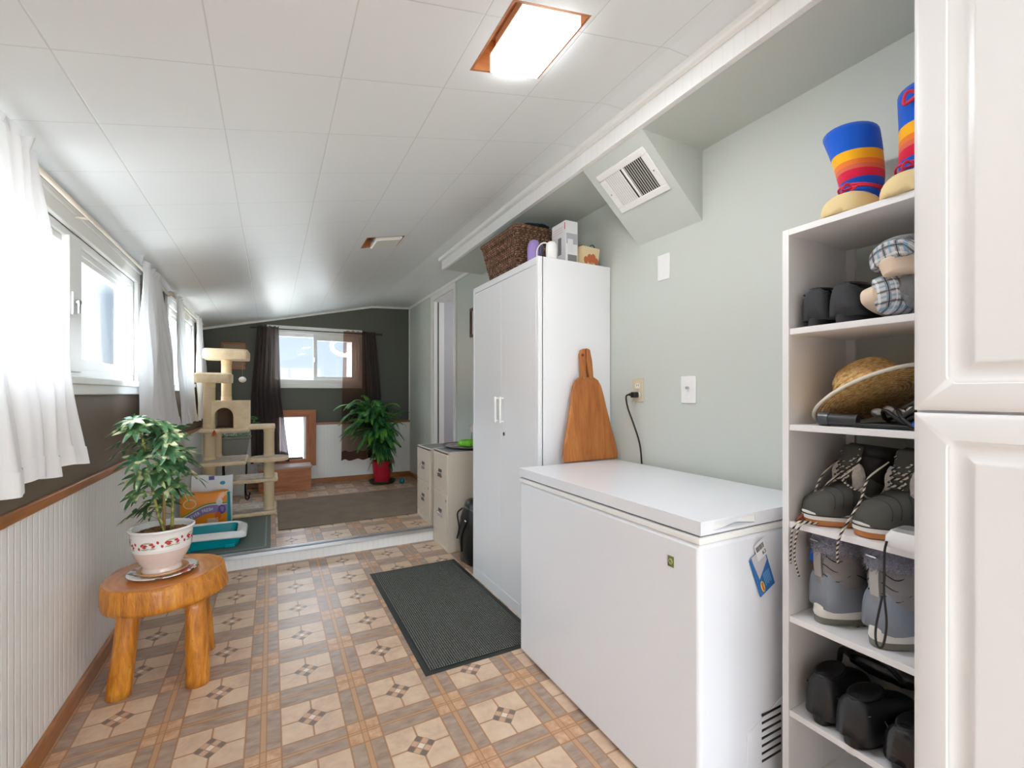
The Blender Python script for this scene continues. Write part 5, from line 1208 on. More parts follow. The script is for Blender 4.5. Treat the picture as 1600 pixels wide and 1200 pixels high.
mb = MB(); mb.sphere((1.33, 2.38, 2.04), 0.14, 24, 12, sc=(0.95, 1.2, 0.35), wob=lambda d: 0.2 * noise.noise(d * 3 + Vector((9, 0, 0)))); mb.build('scarf', Mat('grey_purple_knit', (70, 62, 70), 0.9), r, smooth=True)
r = thing('purple_bottle', 'purple round-topped bottle on the tall cabinet in front of the basket', 'bottle', (1.215, 2.045, ZC))
MB().lathe([(0.030, 0), (0.034, 0.004), (0.035, 0.085), (0.031, 0.108), (0.022, 0.124), (0.008, 0.131)], (1.215, 2.052, ZC), 28).build('body', Mat('lilac_plastic', (158, 132, 198), 0.4), r, smooth=True)
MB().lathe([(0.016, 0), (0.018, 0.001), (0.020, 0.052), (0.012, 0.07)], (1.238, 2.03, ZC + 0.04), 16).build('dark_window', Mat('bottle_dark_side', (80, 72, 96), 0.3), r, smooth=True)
r = thing('white_mug', 'small white mug with a big loop handle at the tall cabinet corner', 'mug', (1.225, 1.965, ZC))
MB().lathe([(0.022, 0), (0.027, 0.004), (0.030, 0.05), (0.028, 0.080), (0.018, 0.092), (0.006, 0.096)], (1.252, 1.94, ZC), 26).build('body', M['vinyl'], r, smooth=True)
MB().tube([(1.222 + 0.035 * math.cos(a) * 0.62, 1.968 - 0.035 * math.cos(a) * 0.9, ZC + 0.045 + 0.048 * math.sin(a)) for a in [2 * PI * i / 28 for i in range(29)]], 0.0035, 8).build('handle', M['vinyl'], r, smooth=True)
r = thing('product_box', 'upright white product box with a grey photo on top of the tall cabinet', 'box', (1.38, 2.0, ZC))
BX0, BX1, BY0, BY1, BZ = 1.335, 1.410, 1.935, 2.065, 2.062
bx(BX0, BX1, BY0, BY1, ZC, BZ).build('carton', Mat('white_card', (226, 226, 228), 0.4), r, bevel=0.0015)
pg = Mat('print_grey', (130, 130, 132), 0.4); pr_ = Mat('print_red', (176, 52, 60), 0.4); 
bx(BX0 - 0.0008, BX0, 1.975, 2.005, ZC + 0.05, ZC + 0.14).build('photo', pg, r)
for k in range(3): bx(BX0 - 0.0008, BX0, 1.96, 2.055, ZC + 0.165 + 0.012 * k, ZC + 0.167 + 0.012 * k).build('print_line', Mat('print_pink', (214, 160, 160), 0.4), r)
bx(BX0 - 0.0008, BX0, 1.940, 1.946, BZ - 0.045, BZ - 0.01).build('red_mark', pr_, r)
bx(BX0 + 0.004, BX1 - 0.004, BY0 - 0.0008, BY0, ZC + 0.10, BZ - 0.065).build('photo_panel', Mat('print_silver', (170, 172, 180), 0.4), r)
bx(BX0 + 0.012, BX0 + 0.045, BY0 - 0.0014, BY0 - 0.0008, ZC + 0.055, ZC + 0.125).build('photo_panel', Mat('print_light', (222, 222, 226), 0.4), r)
bx(BX0 + 0.012, BX1 - 0.006, BY0 - 0.0012, BY0, ZC + 0.01, ZC + 0.045).build('photo_panel', pg, r)
r = thing('picture_tin', 'cream box printed with orange-brown eggs, right of the white product box', 'box', (1.48, 1.95, ZC))
mt = Matrix.Translation((1.485, 1.955, ZC)) @ Matrix.Rotation(math.radians(6), 4, 'Z')
mb = MB(); mb.rings([[tuple(mt @ Vector(p)) for p in ((-0.052, -0.03, 0), (0.052, -0.03, 0), (0.052, 0.03, 0), (-0.052, 0.03, 0))], [tuple(mt @ Vector(p)) for p in ((-0.062, -0.034, 0.098), (0.062, -0.034, 0.098), (0.062, 0.034, 0.098), (-0.062, 0.034, 0.098))]]); mb.build('tin', Mat('print_cream_tin', (226, 206, 164), 0.35), r, bevel=0.002)
eg = Mat('print_egg', (186, 104, 60), 0.35)
for ex, ez, er in ((-0.038, 0.026, 0.019), (-0.012, 0.036, 0.024), (0.014, 0.040, 0.024), (0.036, 0.026, 0.019), (0.0, 0.018, 0.018)):
    mb = MB(); yy = -0.0305 - 0.004 * (ez / 0.098) - 0.0012
    mb.face([tuple(mt @ Vector((ex + er * 0.75 * math.cos(a), yy - 0.0003 * (er > 0.02) - 0.0006, ez + er * math.sin(a)))) for a in [2 * PI * i / 18 for i in range(18)]]); mb.build('printed_egg', eg if ex != 0 else Mat('print_egg_pale', (222, 160, 110), 0.35), r)
MB().tube([tuple(mt @ Vector((0.02 + 0.018 * math.cos(a), -0.02, 0.096 + 0.02 * math.sin(a)))) for a in [PI * i / 12 for i in range(13)]], 0.0025, 6).build('handle', iron, r, smooth=True)
mb = MB(); rr_ = random.Random(8)
for k in range(14): a = rr_.random() * 6.28; leaflet(mb, mt @ Vector((-0.055, -0.02, 0.095)), Vector((math.cos(a), math.sin(a), 0.6)), 0.028, 0.006, droop=0.4)
mb.build('sprig', Mat('dried_sprig', (120, 112, 70), 0.7), r)
r = thing('pink_and_white_flower', 'small pink and white artificial flower peeking past the tall cabinet edge above the tray', 'flower', (1.45, 3.27, 0.75))
mb = MB(); rr_ = random.Random(9)
for k in range(10): a = k * 0.628; leaflet(mb, Vector((1.36, 3.22, 0.905)), Vector((math.cos(a) * 0.8, math.sin(a) * 0.2, math.sin(a))), 0.032, 0.011, Vector((0, -1, 0.2)), 0.1)
mb.build('petals', Mat('white_pink_petals', (240, 226, 228), 0.5), r)
mb = MB(); mb.tube([(1.362, 3.225, 0.895), (1.372, 3.27, 0.82), (1.382, 3.30, 0.752)], 0.003, 6); mb.build('stem', M['greenstem'], r)

# ------------------------------------------------------------------ footwear (local frame: toe towards +Y)
def sx_pow(v, p): return math.copysign(abs(v) ** p, v)
def foot_outline(L_, W_, n=36, k=0.0, toe=0.95):
    pts = []
    for i in range(n):
        a = 2 * PI * i / n; cy_ = math.sin(a); cx_ = math.cos(a)
        y_ = cy_ * (L_ / 2 + k); t = (cy_ + 1) / 2
        w_ = W_ / 2 * (0.74 + 0.30 * math.sin(min(1, t * 1.05) * PI * 0.72) ** 1.5 - 0.10 * math.exp(-((t - 0.42) / 0.15) ** 2)) + k
        pts.append((sx_pow(cx_, 0.72) * w_, y_))
    return pts
def sole_mb(L_, W_, layers):
    """layers: (z, outset)"""
    mb = MB(); mb.rings([[(x_, y_, z_) for x_, y_ in foot_outline(L_, W_, 40, k)] for z_, k in layers]); return mb
def upper_mb(L_, W_, z0, prof, n=28, exp=0.8):
    """prof: (t along foot 0 heel..1 toe, width factor, height)"""
    mb = MB(); rs = []
    for t, wf, h in prof:
        y_ = -L_ / 2 + L_ * t
        rs.append([(W_ / 2 * wf * sx_pow(math.cos(a), exp), y_, z0 + (h * max(0, math.sin(a)) ** exp if math.sin(a) > 0 else -0.003)) for a in [2 * PI * i / n for i in range(n)]])
    mb.rings(rs); return mb
def shaft(mb, rings_, n=28, wob=None):
    """rings_: (x, y, z, rx, ry, tilt)"""
    rs = []
    for cx_, cy_, z_, rx, ry, tilt in rings_:
        rs.append([(cx_ + rx * (1 + (wob(a, z_) if wob else 0)) * math.cos(a), cy_ + ry * (1 + (wob(a, z_) if wob else 0)) * math.sin(a), z_ + tilt * math.sin(a)) for a in [2 * PI * i / n for i in range(n)]])
    mb.rings(rs); return mb
def put(name, label, cat, loc, rz, group=None, rot=None):
    r_ = thing(name, label, cat, loc, rot or (0, 0, rz), group); return r_

# mukluks --------------------------------------------------------
m = Mat('striped_bright_fabric', (20, 90, 200), 0.75, 0.2, sheen=0.2); x, y, z = m.xyz()
zz = z + (x * 0.0)
c = m.const((16, 92, 206))
for lo, hi, colr in ((0.168, 0.196, (250, 184, 24)), (0.154, 0.168, (240, 130, 50)), (0.142, 0.154, (226, 112, 84)), (0.120, 0.142, (224, 34, 74))):
    c = m.mix((zz > lo) * (zz < hi), c, colr)
m.color(c); m.bump(m.noise(18, 2), 0.25, 0.01); M['mukluk'] = m
M['buck'] = Mat('pale_suede', (230, 208, 158), 0.85, 0.2); M['buck'].bump(M['buck'].noise(120, 3), 0.15, 0.003)
M['redcord'] = Mat('red_cord', (226, 50, 78), 0.7)
def mukluk(label, loc, rz, tall, lean, bow):
    r_ = put('mukluk_boot', label, 'boot', loc, rz)
    prof = [(0.0, 0.45, 0.03), (0.02, 0.72, 0.052), (0.10, 0.92, 0.066), (0.3, 0.98, 0.072), (0.5, 1.0, 0.074), (0.7, 1.06, 0.066), (0.85, 1.0, 0.058), (0.94, 0.82, 0.046), (0.985, 0.55, 0.03), (1.0, 0.25, 0.016)]
    upper_mb(0.255, 0.108, 0.003, prof).build('suede_foot', M['buck'], r_, smooth=True, local=True)
    mb = MB(); rg = []
    for t in [i / 16 for i in range(17)]:
        z_ = 0.045 + (tall - 0.045) * t
        rx = 0.042 + 0.022 * t; ry = 0.062 + 0.010 * t - 0.02 * math.exp(-((t - 0.22) / 0.12) ** 2)
        rg.append((lean[0] * t ** 1.3, -0.035 + lean[1] * t ** 1.3, z_, rx, ry, 0.012 * t))
    shaft(mb, rg, 32, lambda a, z_: 0.035 * math.sin(3 * a + z_ * 22)); s_ = mb.build('shaft', M['mukluk'], r_, smooth=True, local=True)
    top_ = [(lean[0] * t ** 1.3 + 0.0, -0.035 + lean[1] * t ** 1.3, tall + 0.001 + 0.0004 * i, 0.058 - 0.004 * i, 0.066 - 0.004 * i, 0.012) for i, t in enumerate((1, 1))]
    # vamp: blue instep running to the suede toe
    upper_mb(0.17, 0.088, 0.045, [(0.0, 0.8, 0.03), (0.3, 0.9, 0.045), (0.6, 0.78, 0.036), (0.85, 0.5, 0.024), (1.0, 0.2, 0.012)]).build('instep', M['mukluk'], r_, smooth=True, local=True)
    for k, z_ in enumerate((0.078, 0.092)):
        MB().tube([(lean[0] * 0.08 + (0.049 + 0.002 * k) * math.cos(a), -0.033 + 0.064 * math.sin(a) + 0.004, z_ + 0.012 * math.sin(a + k)) for a in [2 * PI * i / 30 for i in range(31)]], 0.003, 6).build('ankle_cord', M['redcord'], r_, smooth=True, local=True)
    MB().tube(spline([(0.0, 0.034, 0.088), (0.018, 0.052, 0.083), (0.012, 0.045, 0.10), (0.0, 0.036, 0.09), (-0.016, 0.055, 0.08), (-0.010, 0.075, 0.066)]), 0.0028, 6).build('bow', M['redcord'], r_, smooth=True, local=True)
    if bow:
        q = Vector((lean[0], -0.035 + lean[1] + 0.07, tall - 0.03))
        MB().tube(spline([q + Vector(p) for p in ((0.05, -0.03, -0.005), (0.02, 0.0, 0.0), (0.0, 0.006, 0.0), (-0.03, 0.012, 0.015), (-0.036, 0.012, -0.006), (-0.004, 0.008, 0.0), (0.028, 0.014, 0.016), (0.034, 0.012, -0.01), (0, 0.01, 0), (-0.012, 0.014, -0.05), (-0.016, 0.012, -0.10))]), 0.004, 6).build('top_bow', M['redcord'], r_, smooth=True, local=True)
    return r_
mukluk('bright blue striped mukluk boot standing left on top of the shoe shelf', (1.405, 0.650, 1.631), PI / 2 + 0.08, 0.262, (0.035, -0.012), False)
mukluk('bright blue striped mukluk boot with a red bow, right on top of the shoe shelf', (1.400, 0.520, 1.631), PI / 2 + 0.15, 0.275, (-0.02, 0.005), True)

# dark felt slippers seen from the heel -----------------------------
M['dkgrey'] = Mat('charcoal_felt', (66, 68, 72), 0.9, 0.2); M['dkgrey'].bump(M['dkgrey'].noise(160, 3), 0.3, 0.003)
M['dksole'] = plastic('charcoal_sole', (44, 46, 50), 0.6)
def lowshoe(label, loc, rz, name='slip_on_shoe', mat=None, smat=None, L_=0.27, W_=0.078, H_=0.085, cat='shoe'):
    mat = mat or M['dkgrey']; smat = smat or M['dksole']
    r_ = put(name, label, cat, loc, rz)
    sole_mb(L_, W_, [(0.0, -0.004), (0.002, 0.0), (0.022, 0.001), (0.024, -0.003)]).build('sole', smat, r_, local=True, autos=True)
    prof = [(0.005, 0.40, H_ * 0.55), (0.02, 0.66, H_ * 0.9), (0.05, 0.82, H_), (0.12, 0.90, H_ * 0.98), (0.25, 0.90, H_ * 0.92), (0.4, 0.92, H_ * 0.88), (0.55, 0.98, H_ * 0.76), (0.7, 1.03, H_ * 0.60), (0.85, 0.96, H_ * 0.48), (0.94, 0.76, H_ * 0.40), (0.99, 0.42, H_ * 0.25)]
    upper_mb(L_, W_, 0.022, prof, 30, 0.72).build('upper', mat, r_, smooth=True, local=True)
    MB().rings([[(0.030 * sc_k * math.cos(a), -L_ * 0.24 + 0.062 * sc_k * math.sin(a), 0.022 + H_ * 0.93 + dz) for a in [2 * PI * i / 24 for i in range(24)]] for sc_k, dz in ((1, 0.0), (1.0, 0.006), (0.84, 0.0065), (0.8, 0.002))]).build('collar', smat, r_, smooth=True, local=True)
    MB().tube([(W_ / 2 * 0.80 * math.cos(a), -L_ / 2 + 0.020 + 0.016 * (1 - abs(math.cos(a)) ** 2) * -1 + 0.0, 0.022 + 0.052 + 0.02 * abs(math.cos(a))) for a in [PI + PI * i / 16 for i in range(17)]], 0.0016, 5).build('heel_seam', smat, r_, smooth=True, local=True)
    return r_
lowshoe('charcoal slip-on shoe at the left end of the second shoe shelf level, heel outward', (1.440, 0.722, 1.3525), -PI / 2 + 0.05)
lowshoe('charcoal slip-on shoe, heel outward, between its mate and the plaid slippers', (1.436, 0.643, 1.3525), -PI / 2 - 0.02)

# plaid slippers ----------------------------------------------------
m = Mat('grey_blue_plaid', (170, 172, 176), 0.85, 0.2); x, y, z = m.xyz()
g1 = x.cell(0.0, 0.026).abs(); g2 = (y + z * 0.6).cell(0.0, 0.028).abs()
c = m.mix((g1 < 0.14).max(g2 < 0.14) * 0.8, (196, 196, 200), (116, 118, 126)); c = m.mix((g1 > 0.40) * 0.7, c, (110, 158, 184)); c = m.mix((g2 > 0.43) * 0.7, c, (232, 232, 232)); c = m.mix((g1 < 0.03).max(g2 < 0.03), c, (40, 42, 46)); m.color(c); m.bump(m.noise(200, 2), 0.3, 0.003); M['plaid'] = m
M['cream'] = Mat('cream_suede_sole', (228, 208, 186), 0.8, 0.2); M['fleece'] = Mat('grey_fleece', (138, 138, 142), 0.95, 0.1, sheen=0.4); M['fleece'].bump(M['fleece'].noise(180, 3), 0.6, 0.006)
def slipper(label, loc, rot):
    r_ = put('plaid_slipper', label, 'slipper', loc, 0, None, rot)
    sole_mb(0.255, 0.100, [(0.0, -0.006), (0.004, 0.0), (0.034, 0.003), (0.040, -0.002)]).build('sole', M['cream'], r_, local=True, autos=True)
    upper_mb(0.250, 0.102, 0.034, [(0.005, 0.45, 0.03), (0.03, 0.78, 0.045), (0.12, 0.95, 0.05), (0.4, 0.96, 0.05), (0.55, 1.0, 0.058), (0.7, 1.05, 0.052), (0.85, 0.98, 0.040), (0.95, 0.72, 0.028), (0.99, 0.4, 0.015)], 30, 0.78).build('upper', M['plaid'], r_, smooth=True, local=True)
    mb = MB(); mb.sphere((0, -0.045, 0.078), 0.05, 22, 12, sc=(0.90, 1.35, 0.42), wob=lambda d: 0.08 * noise.noise(d * 4)); mb.build('fleece_lining', M['fleece'], r_, smooth=True, local=True)
    return r_
slipper('grey-blue plaid slipper lying on its side beside the charcoal shoes', (1.440, 0.595, 1.409), (0.0, math.radians(82), -PI / 2 - 0.10))
slipper('grey-blue plaid slipper balanced on top of the other plaid slipper', (1.420, 0.520, 1.459), (math.radians(2), math.radians(-14), -PI / 2 - 0.12))

# straw hat ---------------------------------------------------------
m = Mat('braided_straw', (222, 184, 124), 0.7, 0.3); v = m.coord(); x, y, z = m.xyz()
rad = (x * x + y * y).pow(0.5); ang = m.noise(60, 3)
m.color(m.ramp(m.noise(75, 4, m.coord(scale=(1, 1, 2.0)), 0.7), [(0.32, (164, 116, 64)), (0.5, (218, 176, 112)), (0.68, (240, 214, 164))])); m.bump((rad * 700.0 + z * 600.0).sin() + m.noise(90, 3) * 2.0, 0.5, 0.004); M['straw'] = m
hat = thing('straw_hat', 'wide-brimmed straw hat with a pale edge band leaning in the middle shoe shelf', 'hat', (1.430, 0.628, 1.172), (math.radians(-31), math.radians(11), 0.0))
mb = MB(); hp = []
prof = [(0.148, -0.010), (0.142, -0.004), (0.125, 0.001), (0.105, 0.002), (0.088, 0.002), (0.082, 0.012), (0.080, 0.035), (0.073, 0.060), (0.058, 0.078), (0.034, 0.087), (0.008, 0.090)]
inner = [(r_2 - 0.003 if r_2 > 0.01 else r_2, z_ - 0.0035) for r_2, z_ in reversed(prof)]
mb.lathe([(max(0.003, a), b) for a, b in (list(reversed(inner)) + list(reversed(prof)))], (0, 0, 0), 56)
mb.build('straw_body', M['straw'], hat, smooth=True, local=True)
MB().tube([(0.148 * math.cos(a), 0.148 * math.sin(a), -0.0125) for a in [2 * PI * i / 48 for i in range(49)]], 0.0045, 8).build('edge_band', Mat('pale_edge_band', (226, 222, 210), 0.6), hat, smooth=True, local=True)

# black gear under the hat -----------------------------------------
blk = Mat('black_nylon', (30, 31, 33), 0.5); blk.bump(blk.noise(60, 3), 0.4, 0.006)
r = thing('black_torch', 'short dark cylinder with a ribbed end lying under the straw hat brim', 'torch', (1.31, 0.655, 1.104))
MB().cyl((1.305, 0.690, 1.103), (1.315, 0.610, 1.101), 0.0165, 0.0155, 20).build('barrel', Mat('dark_grey_rubber', (54, 56, 60), 0.5), r, autos=True)
MB().cyl((1.3045, 0.695, 1.1035), (1.307, 0.672, 1.1030), 0.0185, n=20).build('end_cap', plastic('slate_cap', (72, 76, 84)), r, autos=True)
r = thing('ice_cleats', 'heap of black rubber ice cleats with metal plates beside the straw hat', 'ice cleats', (1.36, 0.545, 1.085))
mb = MB(); rr_ = random.Random(4)
mb.prism([(1.298, 0.610), (1.305, 0.48), (1.44, 0.47), (1.45, 0.60)], 1.0855, 1.096); mb.build('rubber_mat', blk, r, bevel=0.003)
for k in range(5):
    c0 = Vector((1.365 + rr_.uniform(-.03, .04), 0.53 + rr_.uniform(-.04, .035), 1.108 + rr_.uniform(0, .016))); pts = [c0 + Vector((0.045 * math.cos(a), 0.038 * math.sin(a), 0.018 * math.sin(2 * a + k))) for a in [2 * PI * i / 16 for i in range(17)]]
    MB().tube(pts, 0.0045, 6).build('rubber_loop', blk, r, smooth=True)
for k in range(5):
    c0 = Vector((1.335 + 0.02 * rr_.random(), 0.585 - 0.024 * k, 1.122 + 0.006 * (k % 2))); MB().sphere(tuple(c0), 0.013, 12, 8, sc=(0.5, 1.1, 0.9)).build('metal_plate', Mat('worn_steel', (176, 176, 180), 0.3, metal=0.8), r, smooth=True)
for a, b in (((1.335, 0.535, 1.10), (1.325, 0.485, 1.150)), ((1.345, 0.52, 1.11), (1.335, 0.478, 1.165))): MB().tube([a, b], 0.006, 6).build('strap', blk, r, smooth=True)
r = thing('blue_pouch', 'small bright blue fabric pouch at the right of the middle shoe shelf', 'pouch', (1.325, 0.475, 1.085))
mb = MB(); mb.sphere((1.318, 0.470, 1.098), 0.026, 18, 12, sc=(1.0, 1.3, 0.5), wob=lambda d: 0.12 * noise.noise(d * 4)); mb.build('fabric', Mat('cobalt_nylon', (20, 84, 176), 0.5), r, smooth=True)

# winter hiking boots ------------------------------------------------
M['hik'] = Mat('dark_grey_nubuck', (84, 84, 80), 0.8, 0.25); M['hik'].bump(M['hik'].noise(90, 3), 0.25, 0.004)
M['hik2'] = Mat('black_quilted_shaft', (50, 50, 50), 0.6, 0.3); M['hik2'].bump(M['hik2'].noise(26, 3), 0.5, 0.01)
m = Mat('speckled_lace', (60, 60, 60), 0.7); x, y, z = m.xyz(); m.color(m.mix(((x + y + z * 1.4) * 380.0).sin() > -0.1, (34, 34, 34), (214, 206, 192))); M['lace'] = m
M['gum'] = plastic('gum_rubber', (190, 122, 70), 0.6); M['offwhite'] = plastic('offwhite_rubber', (232, 230, 224), 0.5)
m = Mat('pale_faux_fur', (214, 206, 198), 0.95, 0.1, sheen=0.5); m.bump(m.noise(140, 4), 0.9, 0.012); M['fur'] = m
def hiker(label, loc, rz):
    r_ = put('hiking_boot', label, 'boot', loc, rz); L_, W_ = 0.275, 0.106
    sole_mb(L_, W_, [(0.0, -0.004), (0.003, 0.002), (0.016, 0.004)]).build('outsole', M['gum'], r_, local=True, autos=True)
    sole_mb(L_, W_, [(0.016, 0.003), (0.018, 0.006), (0.034, 0.005), (0.037, 0.0)]).build('midsole', M['offwhite'], r_, local=True, autos=True)
    MB().tube([(x_, y_, 0.029) for x_, y_ in foot_outline(L_, W_, 60, 0.0055)] + [(foot_outline(L_, W_, 60, 0.0055)[0][0], foot_outline(L_, W_, 60, 0.0055)[0][1], 0.029)], 0.0018, 5).build('sole_stripe', M['dksole'], r_, smooth=True, local=True)
    upper_mb(L_, W_, 0.034, [(0.01, 0.5, 0.05), (0.04, 0.82, 0.075), (0.15, 0.92, 0.10), (0.3, 0.92, 0.12), (0.45, 0.92, 0.112), (0.6, 0.98, 0.085), (0.72, 1.03, 0.066), (0.84, 1.0, 0.054), (0.93, 0.84, 0.042), (0.98, 0.55, 0.028), (0.998, 0.25, 0.015)], 32, 0.75).build('upper', M['hik'], r_, smooth=True, local=True)
    mb = MB(); shaft(mb, [(0, -0.055 - 0.01 * t, 0.08 + 0.115 * t, 0.040 + 0.010 * t, 0.062 + 0.008 * t, 0.010 * t) for t in [i / 8 for i in range(9)]], 30, lambda a, z_: 0.03 * math.sin(z_ * 260)); mb.build('shaft', M['hik2'], r_, smooth=True, local=True)
    mb = MB(); shaft(mb, [(0, -0.065, 0.178, 0.050, 0.068, 0.008), (0, -0.065, 0.19, 0.058, 0.077, 0.008), (0, -0.065, 0.205, 0.056, 0.075, 0.008), (0, -0.065, 0.212, 0.046, 0.062, 0.008), (0, -0.065, 0.196, 0.036, 0.05, 0.008)], 40, lambda a, z_: 0.05 * noise.noise((math.cos(a) * 6, math.sin(a) * 6, z_ * 60))); mb.build('fur_collar', M['hik2'], r_, smooth=True, local=True)
    for s_ in (-1, 1):
        mb = MB(); mb.sphere((s_ * 0.035, 0.018, 0.125), 0.030, 16, 12, sc=(0.42, 0.55, 1.45), wob=lambda d: 0.10 * noise.noise(d * 7)); mb.build('fur_trim', M['fur'], r_, smooth=True, local=True)
    mb = MB(); shaft(mb, [(0, 0.030, 0.115, 0.026, 0.012, 0), (0, 0.018, 0.16, 0.032, 0.012, 0), (0, 0.004, 0.208, 0.034, 0.012, 0), (0, 0.0, 0.214, 0.028, 0.010, 0)], 20); mb.build('tongue', M['hik'], r_, smooth=True, local=True)
    # seams on the toe, pale piping loops, laces
    for yy in (0.055, 0.082, 0.105): MB().tube([(W_ / 2 * 1.0 * sx_pow(math.cos(a), 0.75) * (1.04 - 0.5 * max(0, yy - 0.06)), yy - 0.02 * math.sin(a), 0.036 + (0.086 - (yy - 0.03) * 0.42) * max(0.0, math.sin(a)) ** 0.75) for a in [PI * i / 18 for i in range(1, 18)]], 0.0014, 5).build('seam', M['dksole'], r_, smooth=True, local=True)
    for s_ in (-1, 1): MB().tube(spline([(s_ * 0.030, 0.018, 0.118), (s_ * 0.048, 0.022, 0.095), (s_ * 0.050, 0.000, 0.078), (s_ * 0.051, -0.03, 0.088), (s_ * 0.05, -0.045, 0.110)]), 0.0022, 6).build('eyelet_piping', Mat('pale_piping', (206, 196, 184), 0.6), r_, smooth=True, local=True)
    pts = []
    for k in range(7): pts.append(((-1) ** k * (0.024 + 0.001 * k), 0.044 - 0.0062 * k, 0.118 + 0.0145 * k))
    MB().tube(spline(pts, 6), 0.0026, 6).build('lace', M['lace'], r_, smooth=True, local=True)
    pts = [(-p[0], p[1] + 0.002, p[2] + 0.002) for p in pts]; MB().tube(spline(pts, 6), 0.0026, 6).build('lace', M['lace'], r_, smooth=True, local=True)
    return r_
h1 = hiker('dark grey lace-up winter boot at left, toe outward, laces hanging over the shelf edge', (1.430, 0.672, 0.8125), PI / 2 - 0.42)
h2 = hiker('dark grey lace-up winter boot at right, toe outward, beside the pale lamp', (1.428, 0.545, 0.8125), PI / 2 - 0.42)
def wlace(par, pts, name='lace'):
    o = MB().tube(spline(pts, 6), 0.0026, 6).build(name, M['lace'], None, smooth=True); o.parent = par
    Mi = (Matrix.Translation(par.location) @ par.rotation_euler.to_matrix().to_4x4()).inverted(); o.data.transform(Mi); return o
wlace(h1, [(1.40, 0.70, 0.985), (1.36, 0.72, 0.94), (1.345, 0.735, 0.87), (1.335, 0.728, 0.835), (1.30, 0.715, 0.822), (1.274, 0.735, 0.818), (1.270, 0.748, 0.79), (1.270, 0.752, 0.74), (1.270, 0.753, 0.70)])
wlace(h1, [(1.39, 0.69, 0.95), (1.35, 0.715, 0.90), (1.34, 0.725, 0.84), (1.30, 0.70, 0.822), (1.274, 0.725, 0.816), (1.270, 0.738, 0.775), (1.270, 0.742, 0.72), (1.270, 0.730, 0.672)])
wlace(h2, [(1.39, 0.575, 0.995), (1.345, 0.60, 0.955), (1.33, 0.610, 0.90), (1.300, 0.622, 0.85), (1.272, 0.628, 0.815), (1.268, 0.634, 0.78), (1.268, 0.633, 0.74)])
wlace(h1, [(1.40, 0.66, 0.99), (1.37, 0.63, 1.00), (1.355, 0.645, 0.965), (1.36, 0.67, 0.94), (1.37, 0.64, 0.915), (1.375, 0.62, 0.93)])
r = thing('red_strap', 'dark red leather strap lying between the shelf panel and the left winter boot', 'strap', (1.33, 0.745, 0.8125))
MB().tube(spline([(1.29, 0.748, 0.8165), (1.31, 0.738, 0.836), (1.35, 0.742, 0.842), (1.40, 0.748, 0.83), (1.44, 0.745, 0.818)]), 0.0045, 6).build('strap', Mat('dark_red_leather', (128, 54, 40), 0.5), r, smooth=True)
MB().tube(spline([(1.285, 0.742, 0.8165), (1.300, 0.733, 0.820), (1.325, 0.743, 0.819), (1.36, 0.735, 0.818)]), 0.004, 6).build('strap_end', Mat('dark_red_leather_end', (140, 60, 44), 0.5), r, smooth=True)
r = thing('pale_torch', 'white and grey hand torch with a black wrist loop hanging over the shelf edge', 'torch', (1.275, 0.50, 0.8125))
mb = MB(); mb.rings([rrect(1.266, 1.330, 0.440, 0.533, 0.016, 0.8135), rrect(1.262, 1.332, 0.438, 0.537, 0.018, 0.820), rrect(1.263, 1.332, 0.438, 0.536, 0.018, 0.838), rrect(1.270, 1.328, 0.440, 0.528, 0.016, 0.852)]); mb.build('body', lw, r, smooth=False, autos=True)
mb = MB(); mb.rings([rrect(1.270, 1.328, 0.440, 0.522, 0.014, 0.8525), rrect(1.274, 1.324, 0.442, 0.516, 0.014, 0.860)]); mb.build('grip', plastic('mid_grey_grip', (140, 140, 142)), r, autos=True)
MB().tube(spline([(1.262, 0.527, 0.828), (1.256, 0.529, 0.80), (1.258, 0.530, 0.75), (1.257, 0.530, 0.705), (1.254, 0.524, 0.64), (1.254, 0.531, 0.585), (1.254, 0.543, 0.582), (1.254, 0.545, 0.62), (1.256, 0.533, 0.70)]), 0.0026, 6).build('wrist_loop', M['black'], r, smooth=True)

